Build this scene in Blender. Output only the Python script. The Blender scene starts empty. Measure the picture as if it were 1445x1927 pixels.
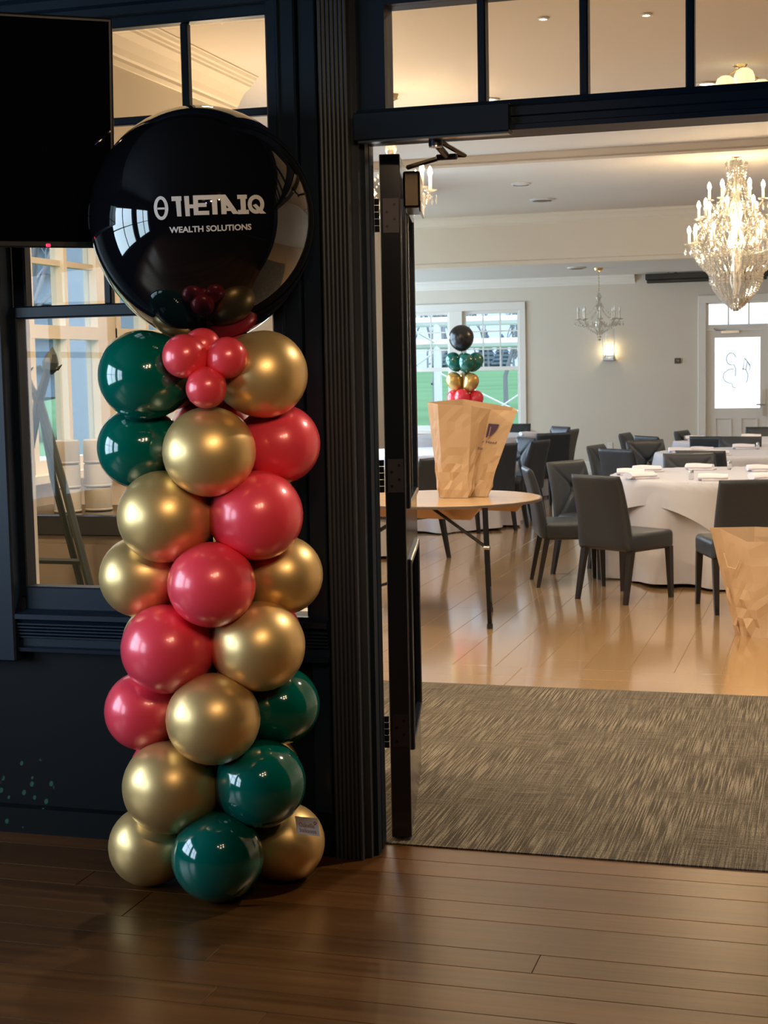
import bpy, bmesh, math, random
from mathutils import Vector, Matrix, Euler
random.seed(7)
PI = math.pi
SC = bpy.context.scene
COL = SC.collection

# ------------------------------------------------------------------ camera
cam_d = bpy.data.cameras.new('camera'); cam = bpy.data.objects.new('camera', cam_d); COL.objects.link(cam)
RT = Vector((0.958244, 0.285301, -0.019275)); UP = Vector((-0.008208, 0.094822, 0.99546)); FW = Vector((-0.285833, 0.953736, -0.093205))
m = Matrix.Identity(4)
for i in range(3):
    m[i][0] = RT[i]; m[i][1] = UP[i]; m[i][2] = -FW[i]
m[0][3], m[1][3], m[2][3] = 0, 0, 1.6
cam.matrix_world = m
cam_d.sensor_fit = 'VERTICAL'; cam_d.sensor_height = 36.0; cam_d.lens = 2842 / 1927 * 36.0
cam_d.clip_start = 0.05; cam_d.clip_end = 400
cam_d.dof.use_dof = True; cam_d.dof.focus_distance = 4.6; cam_d.dof.aperture_fstop = 15.0
SC.camera = cam
# ------------------------------------------------------------------ world, light and exposure
SKY = 1.5
w = bpy.data.worlds.new('world'); SC.world = w; w.use_nodes = True
nt = w.node_tree; bg = nt.nodes['Background']
tc = nt.nodes.new('ShaderNodeTexCoord'); sp = nt.nodes.new('ShaderNodeSeparateXYZ'); cr = nt.nodes.new('ShaderNodeValToRGB')
cr.color_ramp.elements[0].position = 0.0; cr.color_ramp.elements[0].color = (0.60, 0.79, 0.97, 1)
cr.color_ramp.elements[1].position = 1.0; cr.color_ramp.elements[1].color = (1.75, 2.2, 2.6, 1)   # overcast: brighter overhead
nt.links.new(tc.outputs['Generated'], sp.inputs[0]); nt.links.new(sp.outputs['Z'], cr.inputs[0]); nt.links.new(cr.outputs[0], bg.inputs[0])
bg.inputs[1].default_value = SKY
vs = SC.view_settings; vs.view_transform = 'Standard'; vs.look = 'None'; vs.exposure = -0.14; vs.gamma = 1.0; vs.use_curve_mapping = False
SC.cycles.use_denoising = True
SC.cycles.max_bounces = 8; SC.cycles.transparent_max_bounces = 16; SC.cycles.sample_clamp_indirect = 6.0
SC.cycles.caustics_reflective = False; SC.cycles.caustics_refractive = False

def light(name, kind, loc, energy, color=(1, 1, 1), rot=(0, 0, 0), **kw):
    d = bpy.data.lights.new(name, kind); d.energy = energy; d.color = color
    for k, v in kw.items(): setattr(d, k, v)
    o = bpy.data.objects.new(name, d); COL.objects.link(o); o.location = loc; o.rotation_euler = rot
    return o
light('overcast_sun', 'SUN', (0, -10, 20), 1.4, (1.0, 0.97, 0.92), Vector((-0.25, 0.75, -0.8)).to_track_quat('-Z', 'Y').to_euler(), angle=0.35)
DAY = (0.62, 0.81, 1.0)
def daylight(name, loc, rot, sx, sy, e):
    return light(name, 'AREA', loc, e, DAY, rot, shape='RECTANGLE', size=sx, size_y=sy)
# daylight standing in the windows that the photograph does not look at: left side of the ballroom and of the bar
for x, y, e_ in ((-5.02, 11.4, 60), (-5.02, 14.6, 110), (-8.75, 18.5, 195), (-8.75, 21.2, 195)):
    daylight('window_daylight', (x, y, 1.65), (0, -PI/2, 0), 1.7, 1.7, e_)
for i, y in enumerate((0.05, 2.55)):
    daylight('window_daylight', (-5.2, y, 1.70), (0, -PI/2, 0), 1.9, 2.0, 120)
WARM = (1.0, 0.72, 0.42)

# ------------------------------------------------------------------ materials
MATS = {}
def mat(name, color=(0.8, 0.8, 0.8), rough=0.5, metal=0.0, spec=0.5, coat=0.0, coat_rough=0.05, emit=None, estr=1.0, alpha=1.0, sheen=0.0, trans=0.0):
    if name in MATS: return MATS[name]
    M = bpy.data.materials.new(name); M.use_nodes = True; MATS[name] = M
    b = M.node_tree.nodes['Principled BSDF']
    b.inputs['Base Color'].default_value = (*color, 1); b.inputs['Roughness'].default_value = rough
    b.inputs['Metallic'].default_value = metal; b.inputs['Specular IOR Level'].default_value = spec
    b.inputs['Coat Weight'].default_value = coat; b.inputs['Coat Roughness'].default_value = coat_rough
    b.inputs['Sheen Weight'].default_value = sheen; b.inputs['Transmission Weight'].default_value = trans
    if emit: b.inputs['Emission Color'].default_value = (*emit, 1); b.inputs['Emission Strength'].default_value = estr
    return M
def nodes(M): return M.node_tree.nodes, M.node_tree.links, M.node_tree.nodes['Principled BSDF']
def add_noise(M, scale=(5, 5, 5), amt=0.25, detail=4, bump=0.0, dist=0.01, coord='Object', rnd=False, dark=(0.6, 0.6, 0.6), rough_amt=0.0):
    """multiply the base colour by a noise and optionally bump it"""
    N, L, b = nodes(M)
    t = N.new('ShaderNodeTexCoord'); mp = N.new('ShaderNodeMapping'); nz = N.new('ShaderNodeTexNoise')
    mp.inputs['Scale'].default_value = scale; nz.inputs['Scale'].default_value = 1.0; nz.inputs['Detail'].default_value = detail
    L.new(t.outputs[coord], mp.inputs[0]); L.new(mp.outputs[0], nz.inputs['Vector'])
    base = tuple(b.inputs['Base Color'].default_value)
    mx = N.new('ShaderNodeMix'); mx.data_type = 'RGBA'
    mx.inputs[6].default_value = (base[0]*dark[0], base[1]*dark[1], base[2]*dark[2], 1); mx.inputs[7].default_value = base
    rp = N.new('ShaderNodeMapRange'); rp.inputs[1].default_value = 0.5-amt; rp.inputs[2].default_value = 0.5+amt
    L.new(nz.outputs[0], rp.inputs[0]); L.new(rp.outputs[0], mx.inputs[0])
    out = mx.outputs[2]
    if rnd:
        oi = N.new('ShaderNodeObjectInfo')
        ad = N.new('ShaderNodeVectorMath'); ad.operation = 'MULTIPLY_ADD'
        ad.inputs[1].default_value = (31.0, 17.0, 5.0); L.new(oi.outputs['Random'], ad.inputs[0]); L.new(t.outputs[coord], ad.inputs[2]); L.new(ad.outputs[0], mp.inputs[0])
        hs = N.new('ShaderNodeHueSaturation'); r2 = N.new('ShaderNodeMapRange'); r2.inputs[3].default_value = 1-rnd; r2.inputs[4].default_value = 1+rnd
        L.new(oi.outputs['Random'], r2.inputs[0]); L.new(r2.outputs[0], hs.inputs['Value']); L.new(out, hs.inputs['Color']); out = hs.outputs[0]
    L.new(out, b.inputs['Base Color'])
    if bump:
        bp = N.new('ShaderNodeBump'); bp.inputs['Strength'].default_value = bump; bp.inputs['Distance'].default_value = dist
        L.new(nz.outputs[0], bp.inputs['Height']); L.new(bp.outputs[0], b.inputs['Normal'])
    if rough_amt:
        r3 = N.new('ShaderNodeMapRange'); r0 = b.inputs['Roughness'].default_value
        r3.inputs[3].default_value = r0; r3.inputs[4].default_value = r0+rough_amt; L.new(nz.outputs[0], r3.inputs[0]); L.new(r3.outputs[0], b.inputs['Roughness'])
    return M
def glass(name, tint=(1, 1, 1), refl=1.0, rough=0.0):
    """thin window glass: clear with a fresnel reflection"""
    M = bpy.data.materials.new(name); M.use_nodes = True; MATS[name] = M
    N, L = M.node_tree.nodes, M.node_tree.links; N.remove(N['Principled BSDF'])
    tr = N.new('ShaderNodeBsdfTransparent'); gl = N.new('ShaderNodeBsdfGlossy'); lw_ = N.new('ShaderNodeLayerWeight'); pw = N.new('ShaderNodeMath'); fr = N.new('ShaderNodeMath'); mx = N.new('ShaderNodeMixShader')
    tr.inputs[0].default_value = (*tint, 1); gl.inputs['Roughness'].default_value = rough; lw_.inputs[0].default_value = 0.5; pw.operation = 'POWER'; pw.inputs[1].default_value = 5.0; fr.operation = 'MULTIPLY_ADD'; fr.inputs[1].default_value = 0.9; fr.inputs[2].default_value = 0.025
    L.new(lw_.outputs['Facing'], pw.inputs[0]); L.new(pw.outputs[0], fr.inputs[0])
    gl.inputs[0].default_value = (refl, refl, refl, 1)
    L.new(fr.outputs[0], mx.inputs[0]); L.new(tr.outputs[0], mx.inputs[1]); L.new(gl.outputs[0], mx.inputs[2]); L.new(mx.outputs[0], N['Material Output'].inputs[0])
    return M
paint = add_noise(mat('dark_paint', (0.0058, 0.0140, 0.0290), 0.42, spec=0.3), (3, 3, 3), 0.4, dark=(0.8, 0.8, 0.8))
lightened_casing_paint = mat('lightened_casing_paint', (0.036, 0.041, 0.053), 0.42, spec=0.4)  # trim paint lightened to make up for light the left casing misses
door_paint = mat('door_paint', (0.012, 0.014, 0.020), 0.16, coat=0.3, coat_rough=0.08)
dark_wall = add_noise(mat('dark_wall', (0.0030, 0.0036, 0.0048), 0.55, spec=0.18), (4, 4, 4), 0.4, dark=(0.8, 0.8, 0.8))
bar_ceiling_m = mat('bar_ceiling_paint', (0.02, 0.021, 0.024), 0.7)
beige = add_noise(mat('beige_wall_paint', (0.66, 0.605, 0.52), 0.7), (2, 2, 2), 0.4, dark=(0.95, 0.95, 0.95))
cream = add_noise(mat('cream_paint', (0.74, 0.67, 0.56), 0.6), (2, 2, 2), 0.4, dark=(0.96, 0.96, 0.96))
white_trim = mat('white_trim_paint', (0.74, 0.72, 0.68), 0.45)
ceil_m = mat('ceiling_paint', (0.64, 0.575, 0.50), 0.8)
ceil_low = mat('low_ceiling_paint', (0.66, 0.65, 0.64), 0.8)
pane = glass('window_glass')
pane_far = glass('far_window_glass', (0.96, 0.98, 1.0), 0.6)
bar_wood = add_noise(mat('bar_floor_wood', (0.105, 0.040, 0.0095), 0.25, spec=0.66), (1.1, 30, 5), 0.22, 7, bump=0.16, dist=0.004, rnd=0.22, dark=(0.5, 0.46, 0.42), rough_amt=0.12)
nodes(bar_wood)[2].inputs['Specular Tint'].default_value = (1.0, 0.80, 0.52, 1)   # golden sheen put into the tint for warmer reflected light
hall_wood = add_noise(mat('ballroom_floor_wood', (0.42, 0.255, 0.115), 0.22, spec=0.5, coat=0.9, coat_rough=0.10), (18, 0.9, 5), 0.4, 3, bump=0.0, rnd=0.06, dark=(0.84, 0.80, 0.75))
leather = add_noise(mat('charcoal_leather', (0.027, 0.034, 0.044), 0.42), (60, 60, 60), 0.35, 3, bump=0.06, dist=0.002, dark=(0.8, 0.8, 0.8))
leg_wood = mat('espresso_wood', (0.010, 0.008, 0.008), 0.35)
linen = add_noise(mat('white_linen', (0.60, 0.595, 0.665), 0.85, sheen=0.1), (9, 9, 9), 0.4, 3, bump=0.12, dist=0.01, dark=(0.93, 0.93, 0.93))
kraft = add_noise(mat('kraft_paper', (0.60, 0.42, 0.265), 0.62), (5, 5, 5), 0.35, 5, bump=0.10, dist=0.01, dark=(0.84, 0.82, 0.78))
birch = add_noise(mat('birch_tabletop', (0.64, 0.43, 0.24), 0.22), (3, 22, 3), 0.3, 5, dark=(0.8, 0.74, 0.68))
black_metal = mat('black_metal', (0.012, 0.012, 0.014), 0.35, metal=0.6)
bronze = mat('dark_bronze', (0.06, 0.045, 0.03), 0.3, metal=0.9)
steel = mat('brushed_steel', (0.45, 0.47, 0.5), 0.28, metal=1.0)
hinge_m = mat('hinge_metal', (0.045, 0.038, 0.048), 0.4, metal=0.5)
brass = mat('brass', (0.72, 0.55, 0.30), 0.25, metal=1.0)
tv_m = mat('tv_screen', (0.003, 0.003, 0.004), 0.03, spec=0.2)
plastic_black = mat('black_plastic', (0.008, 0.008, 0.009), 0.4)
gold_b = mat('gold_chrome_balloon', (0.84, 0.57, 0.24), 0.40, metal=0.72, coat=0.30, coat_rough=0.16)
red_b = mat('red_pearl_balloon', (1.0, 0.062, 0.105), 0.36, metal=0.10, coat=0.8, coat_rough=0.16)
green_b = mat('green_balloon', (0.0, 0.115, 0.088), 0.10, spec=0.6, coat=0.5, coat_rough=0.03)
black_b = mat('black_balloon', (0.004, 0.004, 0.006), 0.035, spec=0.6, coat=0.6, coat_rough=0.02)
red_mini = mat('red_mini_balloon', (0.90, 0.060, 0.085), 0.34, metal=0.1, coat=0.7, coat_rough=0.15)
print_white = mat('white_print', (0.62, 0.62, 0.66), 0.5)
card = mat('white_card', (0.80, 0.74, 0.72), 0.6)
print_red = mat('dusty_red_print', (0.42, 0.13, 0.13), 0.6)
print_purple = mat('purple_print', (0.06, 0.025, 0.075), 0.6)
crystal = bpy.data.materials.new('crystal'); crystal.use_nodes = True
if True:
    N, L = crystal.node_tree.nodes, crystal.node_tree.links; N.remove(N['Principled BSDF'])
    g1 = N.new('ShaderNodeBsdfGlossy'); t1 = N.new('ShaderNodeBsdfTranslucent'); tp = N.new('ShaderNodeBsdfTransparent')
    g1.inputs['Roughness'].default_value = 0.08; g1.inputs[0].default_value = (0.95, 0.93, 0.88, 1); t1.inputs[0].default_value = (0.95, 0.90, 0.80, 1)
    a1 = N.new('ShaderNodeMixShader'); a1.inputs[0].default_value = 0.5; a2 = N.new('ShaderNodeMixShader'); a2.inputs[0].default_value = 0.2
    L.new(g1.outputs[0], a1.inputs[1]); L.new(t1.outputs[0], a1.inputs[2]); L.new(a1.outputs[0], a2.inputs[1]); L.new(tp.outputs[0], a2.inputs[2]); L.new(a2.outputs[0], N['Material Output'].inputs[0])
candle_m = mat('candle_sleeve', (0.85, 0.80, 0.70), 0.5)
bulb_on = mat('lit_bulb', (1, 0.9, 0.7), 0.4, emit=(1.0, 0.74, 0.42), estr=190)
bulb_off = mat('unlit_bulb', (0.85, 0.85, 0.83), 0.2)
shade_lit = mat('lit_glass_shade', (0.95, 0.9, 0.7), 0.4, emit=(1.0, 0.86, 0.50), estr=1.0)
downlight_on = mat('lit_downlight', (1, 1, 1), 0.4, emit=(1.0, 0.90, 0.72), estr=12)
frosted = mat('glowing_frosted_glass', (0.9, 0.95, 1.0), 0.5, emit=(0.93, 0.97, 1.0), estr=1.3)  # emission stands in for daylight behind the frosted panes
decal_m = mat('blue_decal', (0.08, 0.30, 0.42), 0.5)
led_m = mat('red_led', (0.6, 0, 0.02), 0.4, emit=(1.0, 0.02, 0.06), estr=3)
ceramic = mat('beige_ceramic', (0.44, 0.385, 0.315), 0.25)
cab_m = add_noise(mat('tan_cabinet', (0.22, 0.165, 0.12), 0.5), (3, 3, 12), 0.3, dark=(0.85, 0.85, 0.85))
black_top = mat('black_countertop', (0.01, 0.01, 0.011), 0.12)
easel_m = mat('dark_easel_wood', (0.010, 0.014, 0.010), 0.6)
grass = add_noise(mat('lawn_grass', (0.105, 0.245, 0.095), 0.9), (0.06, 0.35, 1), 0.2, 5, dark=(0.62, 0.72, 0.6))
path_m = mat('pale_gravel', (0.62, 0.60, 0.55), 0.9)
bark = add_noise(mat('grey_bark', (0.30, 0.29, 0.34), 0.9), (4, 4, 1), 0.3, dark=(0.6, 0.6, 0.6))
conifer = add_noise(mat('haze_tinted_needles', (0.10, 0.15, 0.19), 0.9), (1.5, 1.5, 1.5), 0.3, 6, dark=(0.5, 0.5, 0.5), bump=0.6, dist=0.3)  # blue distance haze is mixed into the needle colour
siding_m = mat('grey_blue_siding', (0.30, 0.35, 0.45), 0.7)
tent_m = mat('white_tent_pole', (0.85, 0.86, 0.88), 0.4)
grille_m = mat('white_grille', (0.62, 0.60, 0.58), 0.6)
grille_dark = mat('dark_grille', (0.16, 0.13, 0.12), 0.7)
# carpet: beige streaks along Y over a brown weave
carpet_m = mat('woven_carpet', (0.1, 0.08, 0.06), 0.95, spec=0.1)
if True:
    N, L, b = nodes(carpet_m)
    t = N.new('ShaderNodeTexCoord')
    def nz(scale, detail=2):
        mp = N.new('ShaderNodeMapping'); mp.inputs['Scale'].default_value = scale; n = N.new('ShaderNodeTexNoise'); n.inputs['Scale'].default_value = 1; n.inputs['Detail'].default_value = detail
        L.new(t.outputs['Object'], mp.inputs[0]); L.new(mp.outputs[0], n.inputs['Vector']); return n.outputs[0]
    def mr(s, a, c, lo=0, hi=1):
        r = N.new('ShaderNodeMapRange'); r.inputs[1].default_value = a; r.inputs[2].default_value = c; r.inputs[3].default_value = lo; r.inputs[4].default_value = hi; L.new(s, r.inputs[0]); return r.outputs[0]
    def mth(op, a, c):
        q = N.new('ShaderNodeMath'); q.operation = op
        for i, v in enumerate((a, c)):
            if isinstance(v, (int, float)): q.inputs[i].default_value = v
            else: L.new(v, q.inputs[i])
        return q.outputs[0]
    streak = mr(nz((185, 3.4, 1), 3), 0.45, 0.60)
    patch = mr(nz((2.3, 2.3, 1), 3), 0.36, 0.62)
    cross = mr(nz((6, 170, 1), 2), 0.46, 0.60)
    grit = mr(nz((170, 120, 1), 2), 0.35, 0.65)
    f1 = mth('MULTIPLY', streak, mth('ADD', mth('MULTIPLY', patch, 0.75), 0.25))
    f2 = mth('ADD', mth('MULTIPLY', f1, 0.72), mth('MULTIPLY', mth('MULTIPLY', cross, mth('SUBTRACT', 1.0, patch)), 0.28))
    f3 = mth('MULTIPLY', mth('ADD', f2, 0.16), mth('ADD', mth('MULTIPLY', grit, 0.7), 0.55))
    ramp = N.new('ShaderNodeValToRGB'); e = ramp.color_ramp.elements
    e[0].position = 0.0; e[0].color = (0.029, 0.023, 0.0175, 1); e[1].position = 0.90; e[1].color = (0.25, 0.205, 0.15, 1)
    L.new(f3, ramp.inputs[0]); L.new(ramp.outputs[0], b.inputs['Base Color'])
    bp = N.new('ShaderNodeBump'); bp.inputs['Strength'].default_value = 0.5; bp.inputs['Distance'].default_value = 0.004
    L.new(f3, bp.inputs['Height']); L.new(bp.outputs[0], b.inputs['Normal'])

# ------------------------------------------------------------------ mesh helpers
class MB:
    def __init__(s): s.v = []; s.f = []
    def add(s, V, F):
        n = len(s.v); s.v += [tuple(p) for p in V]; s.f += [tuple(i+n for i in f) for f in F]; return s
    def box(s, x0, x1, y0, y1, z0, z1, M=None):
        V = [Vector((x, y, z)) for x in (x0, x1) for y in (y0, y1) for z in (z0, z1)]
        if M is not None: V = [M @ p for p in V]
        return s.add(V, [(0, 1, 3, 2), (4, 6, 7, 5), (0, 4, 5, 1), (2, 3, 7, 6), (0, 2, 6, 4), (1, 5, 7, 3)])
    def rbox(s, x0, x1, y0, y1, z0, z1, r=0.01, seg=2, M=None):
        bm = bmesh.new(); bmesh.ops.create_cube(bm, size=1.0)
        for v in bm.verts: v.co = Vector(((x0+x1)/2+v.co.x*(x1-x0), (y0+y1)/2+v.co.y*(y1-y0), (z0+z1)/2+v.co.z*(z1-z0)))
        bmesh.ops.bevel(bm, geom=list(bm.edges), offset=r, segments=seg, profile=0.5, affect='EDGES')
        bm.verts.index_update(); V = [v.co.copy() for v in bm.verts]; F = [[v.index for v in f.verts] for f in bm.faces]; bm.free()
        if M is not None: V = [M @ p for p in V]
        return s.add(V, F)
    def extrude(s, prof, A, B, U, W):
        A, B, U, W = map(Vector, (A, B, U, W)); n = len(prof)
        V = [A+U*p+W*q for p, q in prof]+[B+U*p+W*q for p, q in prof]
        return s.add(V, [tuple(range(n)), tuple(range(2*n-1, n-1, -1))]+[(i, (i+1) % n, n+(i+1) % n, n+i) for i in range(n)])
    def tube(s, pts, r, n=8, cap=True):
        pts = [Vector(p) for p in pts]; rs = r if isinstance(r, (list, tuple)) else [r]*len(pts)
        rings = []; prev = None
        for i, p in enumerate(pts):
            d = (pts[min(i+1, len(pts)-1)]-pts[max(i-1, 0)]).normalized()
            if prev is None: u = d.orthogonal().normalized()
            else: u = (prev-d*prev.dot(d)).normalized()
            prev = u; q = d.cross(u)
            rings.append([p+(u*math.cos(2*PI*k/n)+q*math.sin(2*PI*k/n))*rs[i] for k in range(n)])
        F = [(i*n+k, i*n+(k+1) % n, (i+1)*n+(k+1) % n, (i+1)*n+k) for i in range(len(pts)-1) for k in range(n)]
        if cap: F += [tuple(range(n-1, -1, -1)), tuple(range((len(pts)-1)*n, len(pts)*n))]
        return s.add([p for R in rings for p in R], F)
    def lathe(s, prof, n=24, M=None):
        V = []; F = []; m_ = len(prof)
        for k in range(n):
            a = 2*PI*k/n
            V += [Vector((r*math.cos(a), r*math.sin(a), z)) for r, z in prof]
        for k in range(n):
            j = (k+1) % n
            F += [(k*m_+i, j*m_+i, j*m_+i+1, k*m_+i+1) for i in range(m_-1)]
        if M is not None: V = [M @ p for p in V]
        return s.add(V, F)
    def octa(s, c, rx, rz):
        c = Vector(c); V = [c+Vector(o) for o in ((rx, 0, 0), (-rx, 0, 0), (0, rx, 0), (0, -rx, 0), (0, 0, rz), (0, 0, -rz))]
        return s.add(V, [(0, 2, 4), (2, 1, 4), (1, 3, 4), (3, 0, 4), (2, 0, 5), (1, 2, 5), (3, 1, 5), (0, 3, 5)])
    def grid(s, fn, nu, nv, closed_u=False):
        V = [fn(i/nu, j/nv) for j in range(nv+1) for i in range(nu+(0 if closed_u else 1))]
        c = nu if closed_u else nu+1
        return s.add(V, [(j*c+i, j*c+(i+1) % c, (j+1)*c+(i+1) % c, (j+1)*c+i) for j in range(nv) for i in range(nu)])
    def mesh(s, name, material, smooth=False, sharp=None):
        me = bpy.data.meshes.new(name); me.from_pydata(s.v, [], s.f)
        bm = bmesh.new(); bm.from_mesh(me); bmesh.ops.remove_doubles(bm, verts=bm.verts, dist=1e-6); bmesh.ops.recalc_face_normals(bm, faces=bm.faces); bm.to_mesh(me); bm.free()
        me.materials.append(material)
        if smooth:
            me.polygons.foreach_set('use_smooth', [True]*len(me.polygons))
            if sharp: me.set_sharp_from_angle(angle=math.radians(sharp))
        return me
    def build(s, name, material, parent=None, smooth=False, sharp=40, loc=None, rot=None):
        return link(name, s.mesh(name, material, smooth, sharp), parent, loc, rot)
def link(name, me, parent=None, loc=None, rot=None):
    o = bpy.data.objects.new(name, me); COL.objects.link(o)
    if parent is not None: o.parent = parent
    if loc is not None: o.location = loc
    if rot is not None: o.rotation_euler = rot
    return o
def empty(name, loc=(0, 0, 0), rz=0.0, label=None, cat=None, group=None, kind=None):
    o = bpy.data.objects.new(name, None); COL.objects.link(o); o.location = loc; o.rotation_euler = (0, 0, rz); o.empty_display_size = 0.1
    return tag(o, label, cat, group, kind)
def tag(o, label=None, cat=None, group=None, kind=None):
    if label: o['label'] = label
    if cat: o['category'] = cat
    if group: o['group'] = group
    if kind: o['kind'] = kind
    return o
def struct(o, label=None): return tag(o, label, kind='structure')
def copy_tree(o, parent=None):
    c = o.copy(); COL.objects.link(c); c.parent = parent
    for ch in [x for x in COL.objects if x.parent == o]: copy_tree(ch, c)
    return c
def box(name, m_, x0, x1, y0, y1, z0, z1, parent=None, r=0.0):
    b_ = MB()
    if r: b_.rbox(x0, x1, y0, y1, z0, z1, r)
    else: b_.box(x0, x1, y0, y1, z0, z1)
    return b_.build(name, m_, parent)
def text_mesh(body, size, bold=0.0):
    cu = bpy.data.curves.new('lettering', 'FONT'); cu.body = body; cu.size = size; cu.offset = bold; cu.resolution_u = 3; cu.align_x = 'CENTER'
    o = bpy.data.objects.new('lettering', cu); COL.objects.link(o)
    dg = bpy.context.evaluated_depsgraph_get(); dg.update()
    me = bpy.data.meshes.new_from_object(o.evaluated_get(dg))
    V = [v.co.copy() for v in me.vertices]; F = [tuple(p.vertices) for p in me.polygons]
    bpy.data.objects.remove(o); bpy.data.curves.remove(cu); bpy.data.meshes.remove(me)
    return V, F

# ================================================================== SETTING
# ---- bar floor: slab with planks laid along X
floor = struct(box('floor', bar_wood, -5.2, 4.5, -5.5, 4.785, -0.08, -0.004), 'dark brown strip wood floor of the bar in front of the doorway')
widths = [0.139, 0.139, 0.203, 0.138, 0.218, 0.13, 0.13, 0.15, 0.12, 0.19, 0.14, 0.13, 0.16, 0.14, 0.17, 0.14, 0.16, 0.15]
y1 = 4.785
for k, wd in enumerate(widths):
    y0 = y1-wd; x = -4.3+random.uniform(-0.5, 0.3)
    while x < 1.3:
        ln = random.uniform(2.3, 4.0); x2 = min(x+ln, 1.5)
        p = MB().rbox(-(x2-x)/2+0.0006, (x2-x)/2-0.0006, -wd/2+0.0006, wd/2-0.0006, -0.012, 0.0, 0.0014, 1).build('plank', bar_wood, floor, loc=((x+x2)/2, (y0+y1)/2, 0))
        x = x2
    y1 = y0
# ---- ballroom floor
bfloor = struct(MB().box(-8.7, 4.5, 17.0, 23.0, -0.08, -0.004).box(-5.1, 4.5, 9.6, 17.0, -0.08, -0.004).box(-4.0, 4.5, 4.785, 9.6, -0.08, -0.004).build('floor_ballroom', hall_wood), 'honey coloured plank floor of the ballroom')
for yy in (7.495, 7.745):
    x = -4.0
    while x < 3.2:
        link('plank', MB().rbox(-1.198, 1.198, -0.1242, 0.1242, -0.012, 0.0, 0.0012, 1).mesh('plank', hall_wood), bfloor, (x+1.2, yy, 0), None); x += 2.4
pl_me = MB().rbox(-0.1182, 0.1182, -1.4985, 1.4985, -0.012, 0.0, 0.0012, 1).mesh('plank', hall_wood)
for i in range(37):
    x = -8.055+i*0.238; off = (i*0.61) % 1.0
    for j in range(-1, 6):
        a = 7.87+(j+off)*3.0; c = a+3.0
        a2, c2 = max(a, 7.87), min(c, 22.8)
        if c2-a2 < 0.1: continue
        if x < -4.9: a2 = max(a2, 17.0)
        if x < -3.95: a2 = max(a2, 9.62)
        if c2-a2 < 0.1: continue
        o = link('plank', pl_me, bfloor, (x, (a2+c2)/2, 0)); o.scale = (1, (c2-a2)/3.0, 1)
carpet = struct(box('floor_carpet', carpet_m, -3.9, 1.6, 4.785, 7.37, -0.004, 0.005), 'brown and beige streaked woven carpet inside the doorway')
# ---- the dark wall between bar and ballroom (front paint, ballroom side beige)
YW, YB = 4.642, 4.80
wall = MB()
def wall_rect(x0, x1, z0, z1):
    wall.box(x0, x1, YW, 4.735, z0, z1); wallb.box(x0, x1, 4.735, YB, z0, z1)
wallb = MB()
for r_ in ((-5.2, -2.735, 0, 3.35), (-2.735, -1.66, 0, 0.80), (-2.735, -1.66, 2.80, 3.35), (-1.66, -1.474, 0, 3.35), (-1.474, 0.62, 2.80, 3.35), (0.62, 4.5, 0, 3.35)):
    wall_rect(*r_)
wf = struct(wall.build('wall_front', dark_wall), 'near black painted wall with the window and the wide doorway')
wallb.box(-5.2, 4.5, 4.735, YB, 3.35, 3.72)
wb = struct(wallb.build('wall_ballroom_entry', beige), 'beige ballroom side of the entry wall')
# baseboard and the smooth pilaster strip beside the window
struct(MB().extrude([(0, 0), (0.03, 0), (0.03, 0.09), (0, 0.095)], (-5.2, YW, 0), (-1.575, YW, 0), (0, -1, 0), (0, 0, 1)).build('baseboard_front', dark_wall), 'black baseboard below the bar window')
# reeded door casing, left and right of the opening, and jambs
def reeds(n, w_, d):
    P = [(0, 0), (0, d*0.75)]
    for i in range(n):
        c = (i+0.5)*w_/n; h = w_/n/2
        P += [(c-h*0.98, d*0.75), (c-h*0.7, d*0.93), (c, d), (c+h*0.7, d*0.93), (c+h*0.98, d*0.75)]
    return P+[(w_, d*0.75), (w_, 0)]
tr = struct(empty('trim_1', label='black reeded casing and jamb on the left of the doorway'))
MB().extrude(reeds(7, 0.098, 0.042), (-1.570, YW, 0), (-1.570, YW, 3.3), (1, 0, 0), (0, -1, 0)).build('casing', lightened_casing_paint, tr)
MB().box(-1.474, -1.452, 4.632, YB, 0, 2.81).build('jamb', lightened_casing_paint, tr)
MB().box(-1.452, -1.438, 4.662, 4.70, 0, 2.33).build('door_stop', paint, tr)
MB().box(-1.452, -1.443, 4.725, 4.745, 0, 2.33).build('door_stop', paint, tr)
MB().rbox(-1.645, -1.585, 4.628, YW, 0.14, 3.3, 0.004, 1).build('panel_strip', paint, tr)
tr2 = struct(empty('trim_2', label='black casing on the right of the doorway'))
MB().extrude(reeds(7, 0.098, 0.042), (0.62, YW, 0), (0.62, YW, 3.3), (1, 0, 0), (0, -1, 0)).build('casing', paint, tr2)
MB().box(0.605, 0.62, 4.632, YB, 0, 2.81).build('jamb', paint, tr2)
# ---- transom over the doorway
tw = struct(empty('window_1', label='black framed transom window of several panes above the doorway'))
MB().extrude([(0, 2.322), (0.035, 2.322), (0.035, 2.338), (0.022, 2.342), (0.022, 2.362), (0.03, 2.366), (0.03, 2.392), (0.018, 2.398), (0.012, 2.417), (0, 2.417), (-0.12, 2.417), (-0.12, 2.322)], (-1.452, YW, 0), (0.605, YW, 0), (0, -1, 0), (0, 0, 1)).build('transom_bar', paint, tw)
MB().box(-1.452, 0.605, YW+0.004, 4.74, 2.737, 2.80).build('head_rail', paint, tw)
MB().box(-1.452, -1.362, YW+0.004, 4.74, 2.417, 2.737).build('stile', paint, tw)
MB().box(0.53, 0.605, YW+0.004, 4.74, 2.417, 2.737).build('stile', paint, tw)
edges = [-1.362]+[-1.0525+0.3155*i for i in range(5)]+[0.53]
for e_ in edges[1:-1]: MB().rbox(e_-0.013, e_+0.013, YW+0.006, 4.70, 2.417, 2.737, 0.004, 1).build('muntin', paint, tw)
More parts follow.
